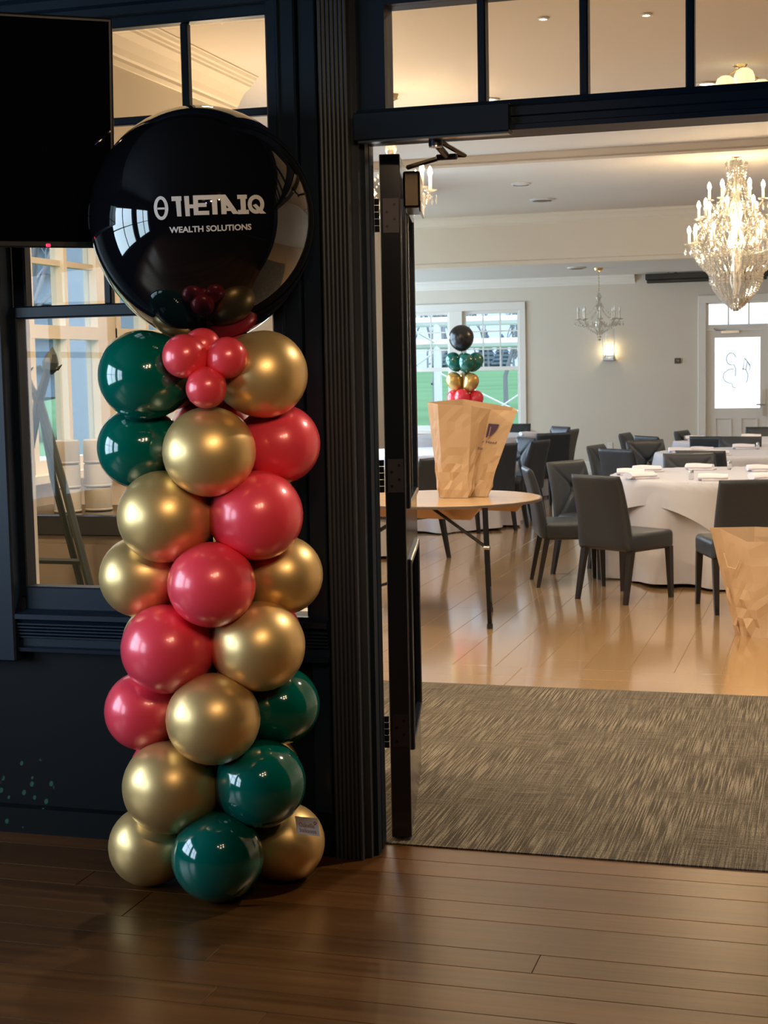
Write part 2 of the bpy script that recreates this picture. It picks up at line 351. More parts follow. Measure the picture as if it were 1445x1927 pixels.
for a, c in zip(edges[:-1], edges[1:]): MB().box(a+0.013 if a > -1.3 else a, c-0.013, 4.672, 4.676, 2.417, 2.737).build('pane', pane, tw)
# ---- bar window: double hung, nine panes over one
bw = struct(empty('window_2', label='black framed double-hung window, nine panes over one, looking into the ballroom'))
XL, XR = -2.688, -1.745
MB().rbox(-1.748, -1.648, 4.612, 4.70, 0.84, 2.80, 0.006, 1).build('side_casing', paint, bw)
MB().rbox(-1.712, -1.700, 4.604, 4.62, 0.84, 2.80, 0.003, 1).build('bead', paint, bw)
MB().rbox(-2.90, -2.712, 4.575, 4.66, 0.62, 2.85, 0.006, 1).build('side_casing', paint, bw)
MB().rbox(-2.716, XL, 4.632, 4.70, 0.84, 1.84, 0.004, 1).build('stile', paint, bw)
MB().rbox(-2.716, XL+0.022, 4.664, 4.71, 1.80, 2.80, 0.004, 1).build('stile', paint, bw)
MB().rbox(-2.70, -1.745, 4.630, 4.70, 1.800, 1.842, 0.005, 1).build('meeting_rail', paint, bw)
MB().rbox(-2.70, -1.745, 4.630, 4.70, 0.79, 0.877, 0.005, 1).build('bottom_rail', paint, bw)
MB().rbox(-2.716, -1.70, 4.66, 4.71, 2.744, 2.82, 0.004, 1).build('top_rail', paint, bw)
MB().rbox(-1.752, -1.742, 4.64, 4.70, 0.86, 2.76, 0.002, 1).build('stile', paint, bw)
cols = [XL+0.022+(XR-XL-0.022)*i/3 for i in range(4)]; rows = [1.842+(2.744-1.842)*i/3 for i in range(4)]
for x in cols[1:-1]: MB().rbox(x-0.013, x+0.013, 4.668, 4.70, 1.842, 2.744, 0.004, 1).build('muntin', paint, bw)
for z in rows[1:-1]: MB().rbox(cols[0], cols[-1], 4.669, 4.699, z-0.013, z+0.013, 0.004, 1).build('muntin', paint, bw)
bar_pane = glass('bar_window_glass', (1, 1, 1), 0.4)
for i in range(3):
    for j in range(3):
        MB().box(cols[i]+0.012, cols[i+1]-0.012, 4.683, 4.687, rows[j]+0.012, rows[j+1]-0.012).build('pane', bar_pane, bw)
MB().box(XL, XR, 4.656, 4.660, 0.877, 1.800).build('pane', bar_pane, bw)
sill = [(0, 0.655), (0.05, 0.655), (0.052, 0.668), (0.034, 0.672), (0.034, 0.70)]
for i in range(5):
    z = 0.70+i*0.0115; sill += [(0.036+i*0.002, z), (0.046+i*0.002, z+0.0035), (0.046+i*0.002, z+0.008), (0.036+i*0.002, z+0.0105)]
sill += [(0.05, 0.765), (0.062, 0.770), (0.062, 0.787), (0.045, 0.792), (0.03, 0.80), (0, 0.80)]
MB().extrude(sill, (-5.2, YW, 0), (-1.575, YW, 0), (0, -1, 0), (0, 0, 1)).build('sill', paint, bw)
hd = [(0, 2.775), (0.03, 2.775), (0.03, 2.80), (0.045, 2.808), (0.045, 2.835), (0.062, 2.845), (0.062, 2.88), (0.085, 2.90), (0.085, 2.95), (0.0, 2.95)]
MB().extrude(hd, (-5.2, YW, 0), (-1.575, YW, 0), (0, -1, 0), (0, 0, 1)).build('head_moulding', paint, bw)
# ---- rest of the bar shell (behind and beside the camera)
lw = MB()
lw.box(-5.2, -5.0, -5.5, YB, 0, 0.75).box(-5.2, -5.0, -5.5, YB, 2.65, 3.35)
for a, c in ((-5.5, -0.95), (1.05, 1.55), (3.55, YB)): lw.box(-5.2, -5.0, a, c, 0.75, 2.65)
struct(lw.build('wall_left', dark_wall), 'dark side wall of the bar with windows')
for k, (a, c) in enumerate(((-0.95, 1.05), (1.55, 3.55))):
    wn = struct(empty(f'window_{3+k}', label=f'daylit side window of the bar {"nearer the dark wall" if k else "beside the camera"}'))
    for q in (a, (a+c)/2, c): MB().box(-5.12, -5.06, q-0.025, q+0.025, 0.75, 2.65).build('mullion', paint, wn)
    for z in (0.77, 1.75, 2.63): MB().box(-5.12, -5.06, a, c, z-0.02, z+0.02).build('rail', paint, wn)
struct(box('wall_back', dark_wall, -5.2, 4.5, -5.7, -5.5, 0, 3.35), 'dark rear wall of the bar')
struct(box('wall_right', dark_wall, 4.5, 4.7, -5.7, YB, 0, 3.35), 'dark right wall of the bar')
struct(box('ceiling', bar_ceiling_m, -5.2, 4.5, -5.7, YB, 3.35, 3.45), 'dark ceiling of the bar')
# ---- ballroom shell
ZH, ZL, YF = 3.60, 2.95, 22.83
struct(MB().box(-8.7, 4.5, 17.0, 19.75, ZH, ZH+0.1).box(-5.15, 4.5, 9.6, 17.0, ZH, ZH+0.1).box(-4.03, 4.5, 4.7, 9.6, ZH, ZH+0.1).build('ceiling_ballroom', ceil_m), 'pale ceiling of the ballroom')
struct(box('ceiling_beam', ceil_m, -4.95, 4.5, 14.15, 14.5, 3.50, ZH), 'shallow beam across the ballroom ceiling')
bt = struct(empty('trim_3', label='thin moulding along the ceiling beam'))
MB().extrude([(0, 0), (0.03, 0), (0.035, 0.02), (0.015, 0.035), (0, 0.04)], (-4.95, 14.15, 3.50), (4.5, 14.15, 3.50), (0, -1, 0), (0, 0, 1)).build('moulding', ceil_m, bt)
struct(box('ceiling_bulkhead', cream, -8.7, 4.5, 19.75, 19.95, ZL, ZH+0.1), 'cream bulkhead stepping down at the far end of the ballroom')
struct(box('ceiling_low', ceil_low, -8.7, 4.5, 19.95, 23.0, ZL, ZL+0.1), 'lower grey ceiling along the far wall')
crown = [(0, 0), (0.0, -0.13), (0.012, -0.13), (0.016, -0.108), (0.03, -0.10), (0.055, -0.06), (0.085, -0.035), (0.10, -0.03), (0.105, -0.012), (0.12, -0.008), (0.12, 0)]
t4 = struct(empty('trim_4', label='crown moulding at the top of the bulkhead'))
MB().extrude(crown, (-8.7, 19.75, ZH), (4.5, 19.75, ZH), (0, -1, 0), (0, 0, 1)).build('moulding', cream, t4)
MB().extrude([(0, 0), (0.012, 0), (0.012, 0.05), (0, 0.06)], (-8.7, 19.75, ZL), (4.5, 19.75, ZL), (0, -1, 0), (0, 0, 1)).build('moulding', cream, t4)
t5 = struct(empty('trim_5', label='white crown moulding on the far wall ending before the screen'))
MB().extrude(crown, (-8.7, YF, ZL), (-2.87, YF, ZL), (0, -1, 0), (0, 0, 1)).build('moulding', white_trim, t5)
# far wall with window and door openings
fw = MB()
for x0, x1, z0, z1 in ((-8.7, -7.75, 0, 3.7), (-7.75, -4.60, 0, 0.66), (-7.75, -4.60, 2.50, 3.7), (-4.60, -1.84, 0, 3.7), (-1.84, -0.90, 2.50, 3.7), (-0.90, 4.5, 0, 3.7)):
    fw.box(x0, x1, YF, 23.0, z0, z1)
struct(fw.build('wall_far', beige), 'beige far wall of the ballroom')
struct(MB().extrude([(0, 0), (0.018, 0), (0.018, 0.15), (0.008, 0.165), (0, 0.167)], (-8.7, YF, 0), (-1.95, YF, 0), (0, -1, 0), (0, 0, 1)).build('baseboard_far', white_trim), 'white baseboard on the far wall')
win = struct(empty('window_5', label='white framed triple window on the far wall looking onto the lawn'))
for a, c in ((-4.63, -4.53), (-7.85, -7.75)): MB().rbox(a, c, YF-0.03, YF+0.02, 0.60, 2.60, 0.006, 1).build('casing', white_trim, win)
MB().rbox(-7.85, -4.53, YF-0.032, YF+0.02, 2.485, 2.605, 0.006, 1).build('casing', white_trim, win)
MB().rbox(-7.88, -4.50, YF-0.07, YF+0.02, 0.60, 0.665, 0.008, 1).build('sill', white_trim, win)
for a, c in ((-5.73, -5.52), (-6.83, -6.62)): MB().rbox(a, c, YF-0.025, YF+0.1, 0.66, 2.49, 0.005, 1).build('mullion', white_trim, win)
for a in (-5.52, -6.62, -7.72):
    sash = empty('sash', (0, 0, 0)); sash.parent = win
    x0, x1 = a, a+0.89
    b_ = MB()
    for q0, q1 in ((x0, x0+0.04), (x1-0.04, x1)): b_.box(q0, q1, YF+0.03, YF+0.08, 0.66, 2.49)
    for q0, q1 in ((0.66, 0.73), (1.57, 1.63), (2.44, 2.49)): b_.box(x0+0.04, x1-0.04, YF+0.032, YF+0.078, q0, q1)
    b_.build('sash_frame', white_trim, sash)
    for q in (x0+0.04+0.27, x0+0.04+0.54): MB().box(q-0.01, q+0.01, YF+0.04, YF+0.065, 1.63, 2.44).build('muntin', white_trim, sash)
    for q in (1.90, 2.17): MB().box(x0+0.04, x1-0.04, YF+0.041, YF+0.064, q-0.01, q+0.01).build('muntin', white_trim, sash)
    MB().box(x0+0.04, x1-0.04, YF+0.05, YF+0.053, 1.63, 2.44).build('pane', pane_far, sash)
    MB().box(x0+0.04, x1-0.04, YF+0.055, YF+0.058, 0.73, 1.57).build('pane', pane_far, sash)
# far door
fd = struct(empty('door_1', label='white exterior door with a frosted glass panel and three-pane transom on the far wall'))
for a, c in ((-1.95, -1.835), (-0.905, -0.79)): MB().rbox(a, c, YF-0.03, YF+0.02, 0, 2.61, 0.006, 1).build('casing', white_trim, fd)
MB().rbox(-1.95, -0.79, YF-0.033, YF+0.02, 2.495, 2.612, 0.006, 1).build('casing', white_trim, fd)
MB().box(-1.84, -0.90, YF+0.0, YF+0.06, 2.10, 2.175).build('transom_bar', white_trim, fd)
for k in range(3):
    x0 = -1.81+k*0.293
    MB().box(x0+0.01, x0+0.283, YF+0.04, YF+0.046, 2.185, 2.48).build('pane', frosted, fd)
for k in range(4): MB().box(-1.84 if k == 0 else -1.81+k*0.293-0.01, -1.80 if k == 0 else (-0.90 if k == 3 else -1.81+k*0.293+0.01), YF+0.02, YF+0.06, 2.175, 2.5).build('muntin', white_trim, fd)
MB().box(-1.84, -0.90, YF+0.02, YF+0.06, 2.48, 2.5).build('head_rail', white_trim, fd)
leaf = MB()
leaf.box(-1.835, -1.712, YF+0.02, YF+0.065, 0.01, 2.098).box(-1.06, -0.905, YF+0.02, YF+0.065, 0.01, 2.098)
leaf.box(-1.712, -1.06, YF+0.02, YF+0.065, 1.985, 2.098).box(-1.712, -1.06, YF+0.02, YF+0.065, 0.01, 0.95)
leaf.build('leaf', white_trim, fd)
MB().rbox(-1.715, -1.057, YF+0.035, YF+0.04, 0.945, 1.99, 0.0015, 1).build('glass_panel', frosted, fd)
for x0, x1 in ((-1.70, -1.475), (-1.33, -1.10)):
    MB().extrude([(0, 0), (0.012, 0), (0, 0.02)], (x0, YF+0.02, 0.80), (x1, YF+0.02, 0.80), (0, -1, 0), (0, 0, -1)).build('panel_moulding', white_trim, fd)
    for xx in (x0, x1): MB().box(xx-0.008, xx+0.008, YF+0.010, YF+0.02, 0.2, 0.80).build('panel_moulding', white_trim, fd)
MB().box(-1.02, -0.975, YF+0.008, YF+0.02, 0.83, 1.22).build('handle_plate', steel, fd)
MB().tube([(-1.0, YF+0.01, 1.0), (-1.0, YF-0.05, 1.0), (-1.11, YF-0.05, 1.0)], 0.01, 8).build('handle', steel, fd, smooth=True)
MB().box(-1.62, -1.36, YF-0.03, YF+0.02, 2.05, 2.085).build('closer_body', steel, fd)
MB().tube([(-1.55, YF-0.02, 2.09), (-1.69, YF-0.08, 2.095), (-1.72, YF+0.0, 2.12)], 0.008, 6).build('closer_arm', steel, fd)
# sketch printed on the frosted glass: looping line drawing
def curve_pts(px):   # (x right, z up) in metres over the pane
    return [(-1.06-0.65*(1-u), YF+0.030, 1.985-1.04*v) for u, v in px]
dl = []
dl.append([(0.36+0.105*math.cos(t_)*(1 if t_ < 3 else 1), 0.30-0.085*math.sin(t_)) for t_ in [0.2+i*0.42 for i in range(13)]]+[(0.46, 0.44), (0.455, 0.55)])
dl.append([(0.42, 0.44), (0.30, 0.45), (0.20, 0.50), (0.18, 0.56), (0.22, 0.61), (0.30, 0.64), (0.37, 0.645), (0.40, 0.70), (0.46, 0.71)])
dl.append([(0.60, 0.44), (0.68, 0.45), (0.73, 0.52), (0.72, 0.60), (0.69, 0.64)])
dl.append([(0.62, 0.46), (0.66, 0.27), (0.78, 0.42), (0.76, 0.46)]); dl.append([(0.68, 0.47), (0.72, 0.33)]); dl.append([(0.66, 0.30), (0.79, 0.40)])
dec = MB()
for c_ in dl: dec.tube(curve_pts(c_), 0.006, 5)
dec.build('line_drawing', decal_m, fd)
# ---- near left wall of the ballroom with windows, its step, and the outer left wall
XW = -3.95
nl = MB()
nl.box(XW-0.08, XW, YB, 9.62, 0, 1.10).box(XW-0.08, XW, YB, 9.62, 2.58, 3.7)
wins = ((5.85, 6.72), (6.90, 7.70), (7.88, 8.68))
prev = YB
for a, c in wins: nl.box(XW-0.08, XW, prev, a, 1.10, 2.58); prev = c
nl.box(XW-0.08, XW, prev, 9.62, 1.10, 2.58)
struct(nl.build('wall_near_left', beige), 'beige left wall of the ballroom entry with windows')
nlw = struct(empty('window_6', label='cream framed windows on the ballroom left wall seen through the bar window'))
for a, c in wins:
    for q0, q1 in ((a, a+0.05), (c-0.05, c), ((a+c)/2-0.018, (a+c)/2+0.018)): MB().box(XW-0.06, XW+0.02, q0, q1, 1.10, 2.58).build('stile', cream, nlw)
    for z0, z1 in ((1.10, 1.17), (1.80, 1.87), (2.52, 2.58)): MB().box(XW-0.058, XW+0.022, a, c, z0, z1).build('rail', cream, nlw)
    MB().box(XW-0.05, XW+0.0, a, c, 2.185, 2.215).build('muntin', cream, nlw)
    MB().box(XW-0.03, XW-0.027, a+0.05, c-0.05, 1.17, 2.52).build('pane', pane_far, nlw)
MB().box(XW, XW+0.10, 5.75, 8.8, 1.06, 1.10).build('sill', cream, nlw)
for a in (5.75, 6.72, 7.70, 8.68): MB().box(XW, XW+0.015, a+0.01, a+(0.10 if a in (5.75, 8.68) else 0.17), 1.10, 2.66).build('casing', cream, nlw)
big_crown = [(0, 0), (0, -0.24), (0.012, -0.24), (0.022, -0.215), (0.022, -0.195), (0.035, -0.185), (0.05, -0.15), (0.085, -0.10), (0.12, -0.075), (0.128, -0.07), (0.132, -0.055), (0.142, -0.05), (0.148, -0.035), (0.165, -0.03), (0.175, -0.012), (0.185, -0.008), (0.185, 0)]
t6 = struct(empty('trim_6', label='deep cream crown moulding over the left wall of the entry'))
MB().extrude(big_crown, (XW, YB, ZH), (XW, 9.80, ZH), (1, 0, 0), (0, 0, 1)).build('moulding', cream, t6)
struct(box('wall_step', siding_m, -5.15, XW-0.08, 9.55, 9.62, -0.3, 3.7), 'grey blue outside siding where the ballroom widens')
struct(box('wall_step_inner', beige, -5.15, XW-0.08, 9.62, 9.72, 0, 3.7), 'beige inner face where the ballroom widens')
ol = MB()
for X0, ya, yb, ws in ((-4.95, 9.62, 17.0, (11.4, 14.6)), (-8.7, 17.0, 23.0, (18.5, 21.2))):
    ol.box(X0-0.2, X0, ya, yb, 0, 0.7).box(X0-0.2, X0, ya, yb, 2.55, 3.7); prev = ya
    for y in ws: ol.box(X0-0.2, X0, prev, y-0.9, 0.7, 2.55); prev = y+0.9
    ol.box(X0-0.2, X0, prev, yb, 0.7, 2.55)
ol.box(-8.7, -5.15, 16.9, 17.0, 0, 3.7)
for k, (X0, y) in enumerate(((-4.95, 11.4), (-4.95, 14.6), (-8.7, 18.5), (-8.7, 21.2))):
    wn = struct(empty(f'window_{7+k}', label='white framed tall window on the ballroom left wall, '+('first', 'second', 'third', 'last')[k]+' from the doorway'))
    for q in (y-0.87, y, y+0.87): MB().box(X0-0.03, X0+0.03, q-0.04, q+0.04, 0.7, 2.55).build('mullion', white_trim, wn)
    for z in (0.74, 1.62, 2.51): MB().box(X0-0.028, X0+0.028, y-0.9, y+0.9, z-0.04, z+0.04).build('rail', white_trim, wn)
struct(ol.build('wall_outer_left', beige), 'beige left wall of the ballroom with tall windows')
struct(box('wall_ballroom_right', beige, 4.5, 4.7, YB, 23.0, 0, 3.7), 'beige right wall of the ballroom')

# ================================================================== DOOR LEAF (open, seen edge on)
dr = struct(empty('door_2', (-1.372, 4.834, 0), math.atan2(0.974, -0.226), 'glossy black glazed door standing open into the ballroom'))
DT, DW = 0.068, 0.90
Z0, Z1 = 0.014, 2.305
for n_, a in (('stile', (0, 0.115, 0, DT, Z0, Z1)), ('stile', (DW-0.115, DW, 0, DT, Z0, Z1)), ('rail', (0.115, DW-0.115, 0, DT, Z0, 0.30)), ('rail', (0.115, DW-0.115, 0, DT, 0.945, 1.14)), ('rail', (0.115, DW-0.115, 0, DT, 2.165, Z1))):
    MB().rbox(*a, 0.0025, 1).build(n_, door_paint, dr)
MB().box(0.115, DW-0.115, 0.030, 0.036, 1.14, 2.165).build('glass', pane, dr)
MB().box(0.115, DW-0.115, 0.024, 0.044, 0.30, 0.945).build('panel', door_paint, dr)
for z0, z1 in ((0.30, 0.945), (1.14, 2.165)):
    for y0, y1 in ((-0.012, 0.012),):
        MB().rbox(0.105, 0.128, y0, y1, z0-0.01, z1+0.01, 0.004, 1).build('bead', door_paint, dr)
        MB().rbox(DW-0.128, DW-0.105, y0, y1, z0-0.01, z1+0.01, 0.004, 1).build('bead', door_paint, dr)
        MB().rbox(0.128, DW-0.128, y0, y1, z0-0.01, z0+0.013, 0.004, 1).build('bead', door_paint, dr)
        MB().rbox(0.128, DW-0.128, y0, y1, z1-0.013, z1+0.01, 0.004, 1).build('bead', door_paint, dr)
for z in (2.106, 1.25, 0.384):
    h = MB().box(-0.004, 0.0, 0.006, 0.058, z-0.056, z+0.056).build('hinge', hinge_m, dr)
    kb = MB()
    for k in range(5): kb.tube([(-0.012, 0.078, z-0.054+k*0.022), (-0.012, 0.078, z-0.034+k*0.022)], 0.0085, 8)
    kb.build('knuckle', black_metal, h, smooth=True)
    sc_ = MB()
    for dy, dz in ((0.02, 0.035), (0.045, 0.012), (0.02, -0.012), (0.045, -0.035)): sc_.tube([(-0.0055, dy, z+dz), (-0.004, dy, z+dz)], 0.005, 8)
    sc_.build('screws', black_metal, h)
MB().rbox(0.10, 0.34, -0.062, -0.004, 2.14, 2.262, 0.008, 2).build('closer_body', bronze, dr)
MB().rbox(0.10, 0.34, -0.066, -0.058, 2.125, 2.165, 0.004, 1).build('closer_cover', steel, dr)
wm = Matrix.Translation(dr.location) @ Matrix.Rotation(dr.rotation_euler.z, 4, 'Z'); wi = wm.inverted()
def loc_pts(P): return [wi @ Vector(p) for p in P]
MB().tube(loc_pts([(-1.395, 5.02, 2.285), (-1.21, 4.80, 2.283)]), 0.009, 6).build('closer_arm', bronze, dr)
MB().tube(loc_pts([(-1.21, 4.80, 2.283), (-1.16, 4.86, 2.29), (-1.205, 4.71, 2.318)]), 0.008, 6).build('closer_arm', bronze, dr)
MB().rbox(-0.035, 0.035, -0.011, 0.011, -0.009, 0.009, 0.004, 1).build('closer_knuckle', hinge_m, dr, loc=wi @ Vector((-1.205, 4.80, 2.280)), rot=(0, 0, -dr.rotation_euler.z))
# header closer housing fixed to the transom bar
ch = struct(empty('trim_7', label='black closer housing fixed under the transom at the door head'))
MB().rbox(-1.452, -0.955, 4.588, YW, 2.318, 2.402, 0.003, 1).build('housing', paint, ch)
MB().box(-1.44, -0.96, 4.60, 4.64, 2.312, 2.320).build('track', steel, ch)
MB().tube([(-1.205, 4.66, 2.325), (-1.205, 4.66, 2.296)], 0.022, 14).build('pivot', hinge_m, ch, smooth=True)
MB().tube([(-1.205, 4.66, 2.297), (-1.205, 4.66, 2.292)], 0.021, 14).build('pivot_cap', steel, ch, smooth=True)
MB().tube([(-1.205, 4.69, 2.30), (-1.205, 4.79, 2.285)], 0.011, 8).build('spindle', hinge_m, ch, smooth=True)

# ================================================================== BALLOON COLUMN
AX = Vector((-1.85, 4.29, 0))
col = empty('balloon_column', (AX.x, AX.y, 0), 0, 'tall column of red, green and gold balloons topped by a giant black balloon', 'balloon column')
bal_me = {}
def balloon_prof(neck=1.28, n=18):
    P = []
    for i in range(n+1):
        t_ = PI*i/n; z = math.cos(t_); r = math.sin(t_)
        if z < 0:
            k = -z; z = -k*neck; r = r*(1-0.10*k*k)
        P.append((max(r, 0.0), z))
    P[-1] = (0.03, -neck); P += [(0.028, -neck-0.05), (0.06, -neck-0.10), (0.0, -neck-0.105)]
    return P
def balloon_mesh(key, m_, neck=1.28, n=36):
    if key not in bal_me: bal_me[key] = MB().lathe(balloon_prof(neck), n).mesh('balloon', m_, True)
    return bal_me[key]
CM = {'G': green_b, 'O': gold_b, 'R': red_b}
BALLS = [(-1.791, 4.142, 0.123, 0.138, 'G'), (-2.066, 4.227, 0.107, 0.126, 'O'), (-1.652, 4.372, 0.118, 0.124, 'O'), (-1.954, 4.156, 0.339, 0.144, 'O'), (-1.678, 4.238, 0.344, 0.137, 'G'), (-1.792, 4.141, 0.563, 0.14, 'O'), (-2.064, 4.228, 0.557, 0.125, 'R'), (-1.657, 4.371, 0.561, 0.123, 'G'), (-1.949, 4.157, 0.769, 0.138, 'R'), (-1.672, 4.24, 0.772, 0.139, 'O'), (-1.785, 4.144, 0.972, 0.13, 'R'), (-2.063, 4.228, 0.979, 0.127, 'O'), (-1.639, 4.376, 0.973, 0.124, 'O'), (-1.943, 4.159, 1.174, 0.141, 'O'), (-1.668, 4.242, 1.172, 0.138, 'R'), (-1.78, 4.145, 1.37, 0.136, 'O'), (-2.056, 4.23, 1.379, 0.126, 'G'), (-1.637, 4.377, 1.381, 0.123, 'R'), (-1.998, 4.164, 1.6, 0.137, 'G'), (-1.646, 4.269, 1.596, 0.133, 'O'), (-1.945, 4.441, 0.125, 0.126, 'G'), (-2.046, 4.359, 0.323, 0.13, 'R'), (-1.764, 4.444, 0.326, 0.13, 'O'), (-1.927, 4.447, 0.562, 0.131, 'O'), (-2.052, 4.357, 0.751, 0.129, 'O'), (-1.749, 4.448, 0.768, 0.129, 'R'), (-1.915, 4.451, 0.986, 0.13, 'O'), (-2.028, 4.364, 1.182, 0.128, 'G'), (-1.751, 4.447, 1.185, 0.128, 'O'), (-1.906, 4.453, 1.404, 0.129, 'R'), (-2.007, 4.35, 1.609, 0.123, 'O'), (-1.755, 4.425, 1.604, 0.123, 'R')]
CN = {'G': 'glossy dark green balloon', 'O': 'metallic gold balloon', 'R': 'pearly red balloon'}
for x, y, z, r, c in BALLS:
    z = max(z, r*0.985)
    p = Vector((x, y, z)); d = Vector((x-AX.x, y-AX.y, 0)).normalized()
    o = link('balloon', balloon_mesh('b'+c, CM[c]), col, p-AX, d.to_track_quat('Z', 'Y').to_euler()); o.scale = (r*1.02, r*0.99, r*0.97); o['label'] = CN[c]
mc = Vector((-1.775, 4.17, 1.62))
for x, y, z, r in ((-1.828, 4.089, 1.654, 0.065), (-1.705, 4.126, 1.647, 0.061), (-1.759, 4.088, 1.558, 0.06), (-1.80, 4.16, 1.682, 0.057)):
    d = (Vector((x, y, z))-mc).normalized()
    o = link('mini_balloon', balloon_mesh('mini', red_mini, 1.35, 28), col, Vector((x, y, z))-AX, d.to_track_quat('Z', 'Y').to_euler()); o.scale = (r, r, r*0.95); o['label'] = 'small red balloon'
BC, BR = Vector((-1.882, 4.387, 2.074)), 0.346
top = link('giant_balloon', MB().lathe(balloon_prof(1.10, 36), 72).mesh('giant_balloon', black_b, True), col, BC-AX); top.scale = (BR, BR, BR); top['label'] = 'giant glossy black balloon with white lettering'
MB().tube([(AX.x-AX.x, 0, 0.02), (0, 0, 1.75)], 0.012, 8).build('pole', black_metal, col)
# lettering wrapped on the giant balloon
bk = (Vector((0, 0, 1.6))-BC).normalized(); br = Vector((0, 0, 1)).cross(bk).normalized(); bu = bk.cross(br)
ROLL = -0.0195; br, bu = br*math.cos(ROLL)-bu*math.sin(ROLL), bu*math.cos(ROLL)+br*math.sin(ROLL)
def on_ball(X, Y, lift=1.004):      # drawing units to a point on the sphere
    a = ((270+X/5.558)-382)/226; b_ = -((340+Y/5.558)-415)/226
    return (br*a+bu*b_+bk*math.sqrt(max(0, 1-a*a-b_*b_)))*lift
def quad(mb, P, n=5):
    A, B, C_, D = [Vector((*p, 0)) for p in P]
    mb.grid(lambda u, v: on_ball(*((A*(1-u)+B*u)*(1-v)+(D*(1-u)+C_*u)*v).xy), n, n)
def ring(mb, cx, cy, rx, ry, t_, a0=0, a1=2*PI, n=40):
    mb.grid(lambda u, v: on_ball(cx+(rx-t_*v)*math.cos(a0+(a1-a0)*u), cy+(ry-t_*v)*math.sin(a0+(a1-a0)*u)), n, 3)
def R4(x0, x1, y0, y1): return [(x0, y0), (x1, y0), (x1, y1), (x0, y1)]
lg = MB()
ring(lg, 197, 280, 75, 122, 34); quad(lg, R4(160, 235, 274, 294))
lg2 = MB()
for q in (R4(310, 412, 165, 212), [(350, 165), (402, 165), (405, 370), (360, 370)], [(440, 165), (490, 165), (492, 370), (447, 370)], R4(488, 545, 252, 290), R4(532, 582, 160, 362), R4(575, 862, 160, 206), R4(575, 668, 240, 280), R4(575, 692, 320, 362), R4(725, 778, 200, 360), R4(818, 872, 200, 360), [(800, 160), (868, 160), (1000, 360), (938, 360)], R4(868, 925, 298, 328), R4(990, 1092, 165, 208), R4(1022, 1076, 208, 325), R4(990, 1106, 320, 364)):
    quad(lg2, q)
ring(lg2, 1185, 266, 88, 98, 42); quad(lg2, [(1150, 275), (1185, 262), (1290, 364), (1225, 364)])
o = lg.build('emblem', print_white, top); o['label'] = 'white theta symbol'
o = lg2.build('lettering', print_white, top); o['label'] = 'white lettering THETA IQ'
V, F = text_mesh('WEALTH SOLUTIONS', 82, 2.6)
xs = [v.x for v in V]; sx = 855/(max(xs)-min(xs)); zs = [v.y for v in V]; sy = 64/(max(zs)-min(zs))
o = MB().add([on_ball(700+v.x*sx, 530-(v.y)*sy-(v.x*sx)*0.012) for v in V], F).build('lettering', print_white, top); o['label'] = 'small white lettering WEALTH SOLUTIONS'
# business card stuck on the bottom right gold balloon
c0, c1, c2, c3 = [Vector(p) for p in ((-1.5755, 4.243, 0.2475), (-1.509, 4.262, 0.2395), (-1.501, 4.258, 0.184), (-1.568, 4.241, 0.1945))]
cen = (c0+c1+c2+c3)/4; nrm = ((c1-c0).cross(c3-c0)).normalized()
if nrm.dot(Vector((0, 0, 1.6))-cen) < 0: nrm = -nrm
def on_card(u, v, lift): 
    p = (c0*(1-u)+c1*u)*(1-v)+(c3*(1-u)+c2*u)*v
    return p+nrm*lift-nrm*0.010*(u-0.5)**2-AX
cd = MB().grid(lambda u, v: on_card(u, v, 0.0), 8, 2).grid(lambda u, v: on_card(u, v, -0.0008), 8, 2).build('card', card, col); cd['label'] = 'white maker card'
for body, u0, v0, wd, hg in (('Oakville', 0.14, 0.58, 0.68, 0.26), ('balloons', 0.14, 0.88, 0.72, 0.24)):
    V, F = text_mesh(body, 1.0, 0.0); xs = [v.x for v in V]; ys = [v.y for v in V]; a = min(xs); s_ = wd/(max(xs)-a); t_ = hg/max(ys)
    o = MB().add([on_card(u0+(v.x-a)*s_, v0-v.y*t_, 0.0009) for v in V], F).build('card_lettering', print_red, cd)
MB().grid(lambda u, v: on_card(0.86+0.065*math.cos(2*PI*u)*(1-0.5*v), 0.29+0.10*math.sin(2*PI*u)*(1-0.5*v), 0.0009), 16, 1).build('card_emblem', print_red, cd)

# ================================================================== TELEVISION
tv = empty('television', (-2.222, 4.47, 2.0), math.atan2(0.2, 0.281), 'black television angled above the bar window with a red standby light', 'television')
tv.rotation_euler = (math.radians(7), 0, tv.rotation_euler.z)
MB().rbox(-1.25, 0.0, 0.0, 0.05, 0.008, 0.717, 0.006, 2).build('bezel', plastic_black, tv)
MB().box(-1.238, -0.012, -0.001, 0.0005, 0.028, 0.705).build('screen', tv_m, tv)
MB().rbox(-0.9, -0.35, 0.05, 0.08, 0.15, 0.55, 0.01, 1).build('housing', plastic_black, tv)
MB().tube([(-0.6, 0.08, 0.35), (-0.45, 0.3, 0.35), (-0.55, 0.52, 0.28)], 0.02, 8).build('wall_arm', black_metal, tv)
MB().rbox(-0.222, -0.208, -0.006, 0.0, 0.011, 0.021, 0.002, 1).build('standby_light', led_m, tv)

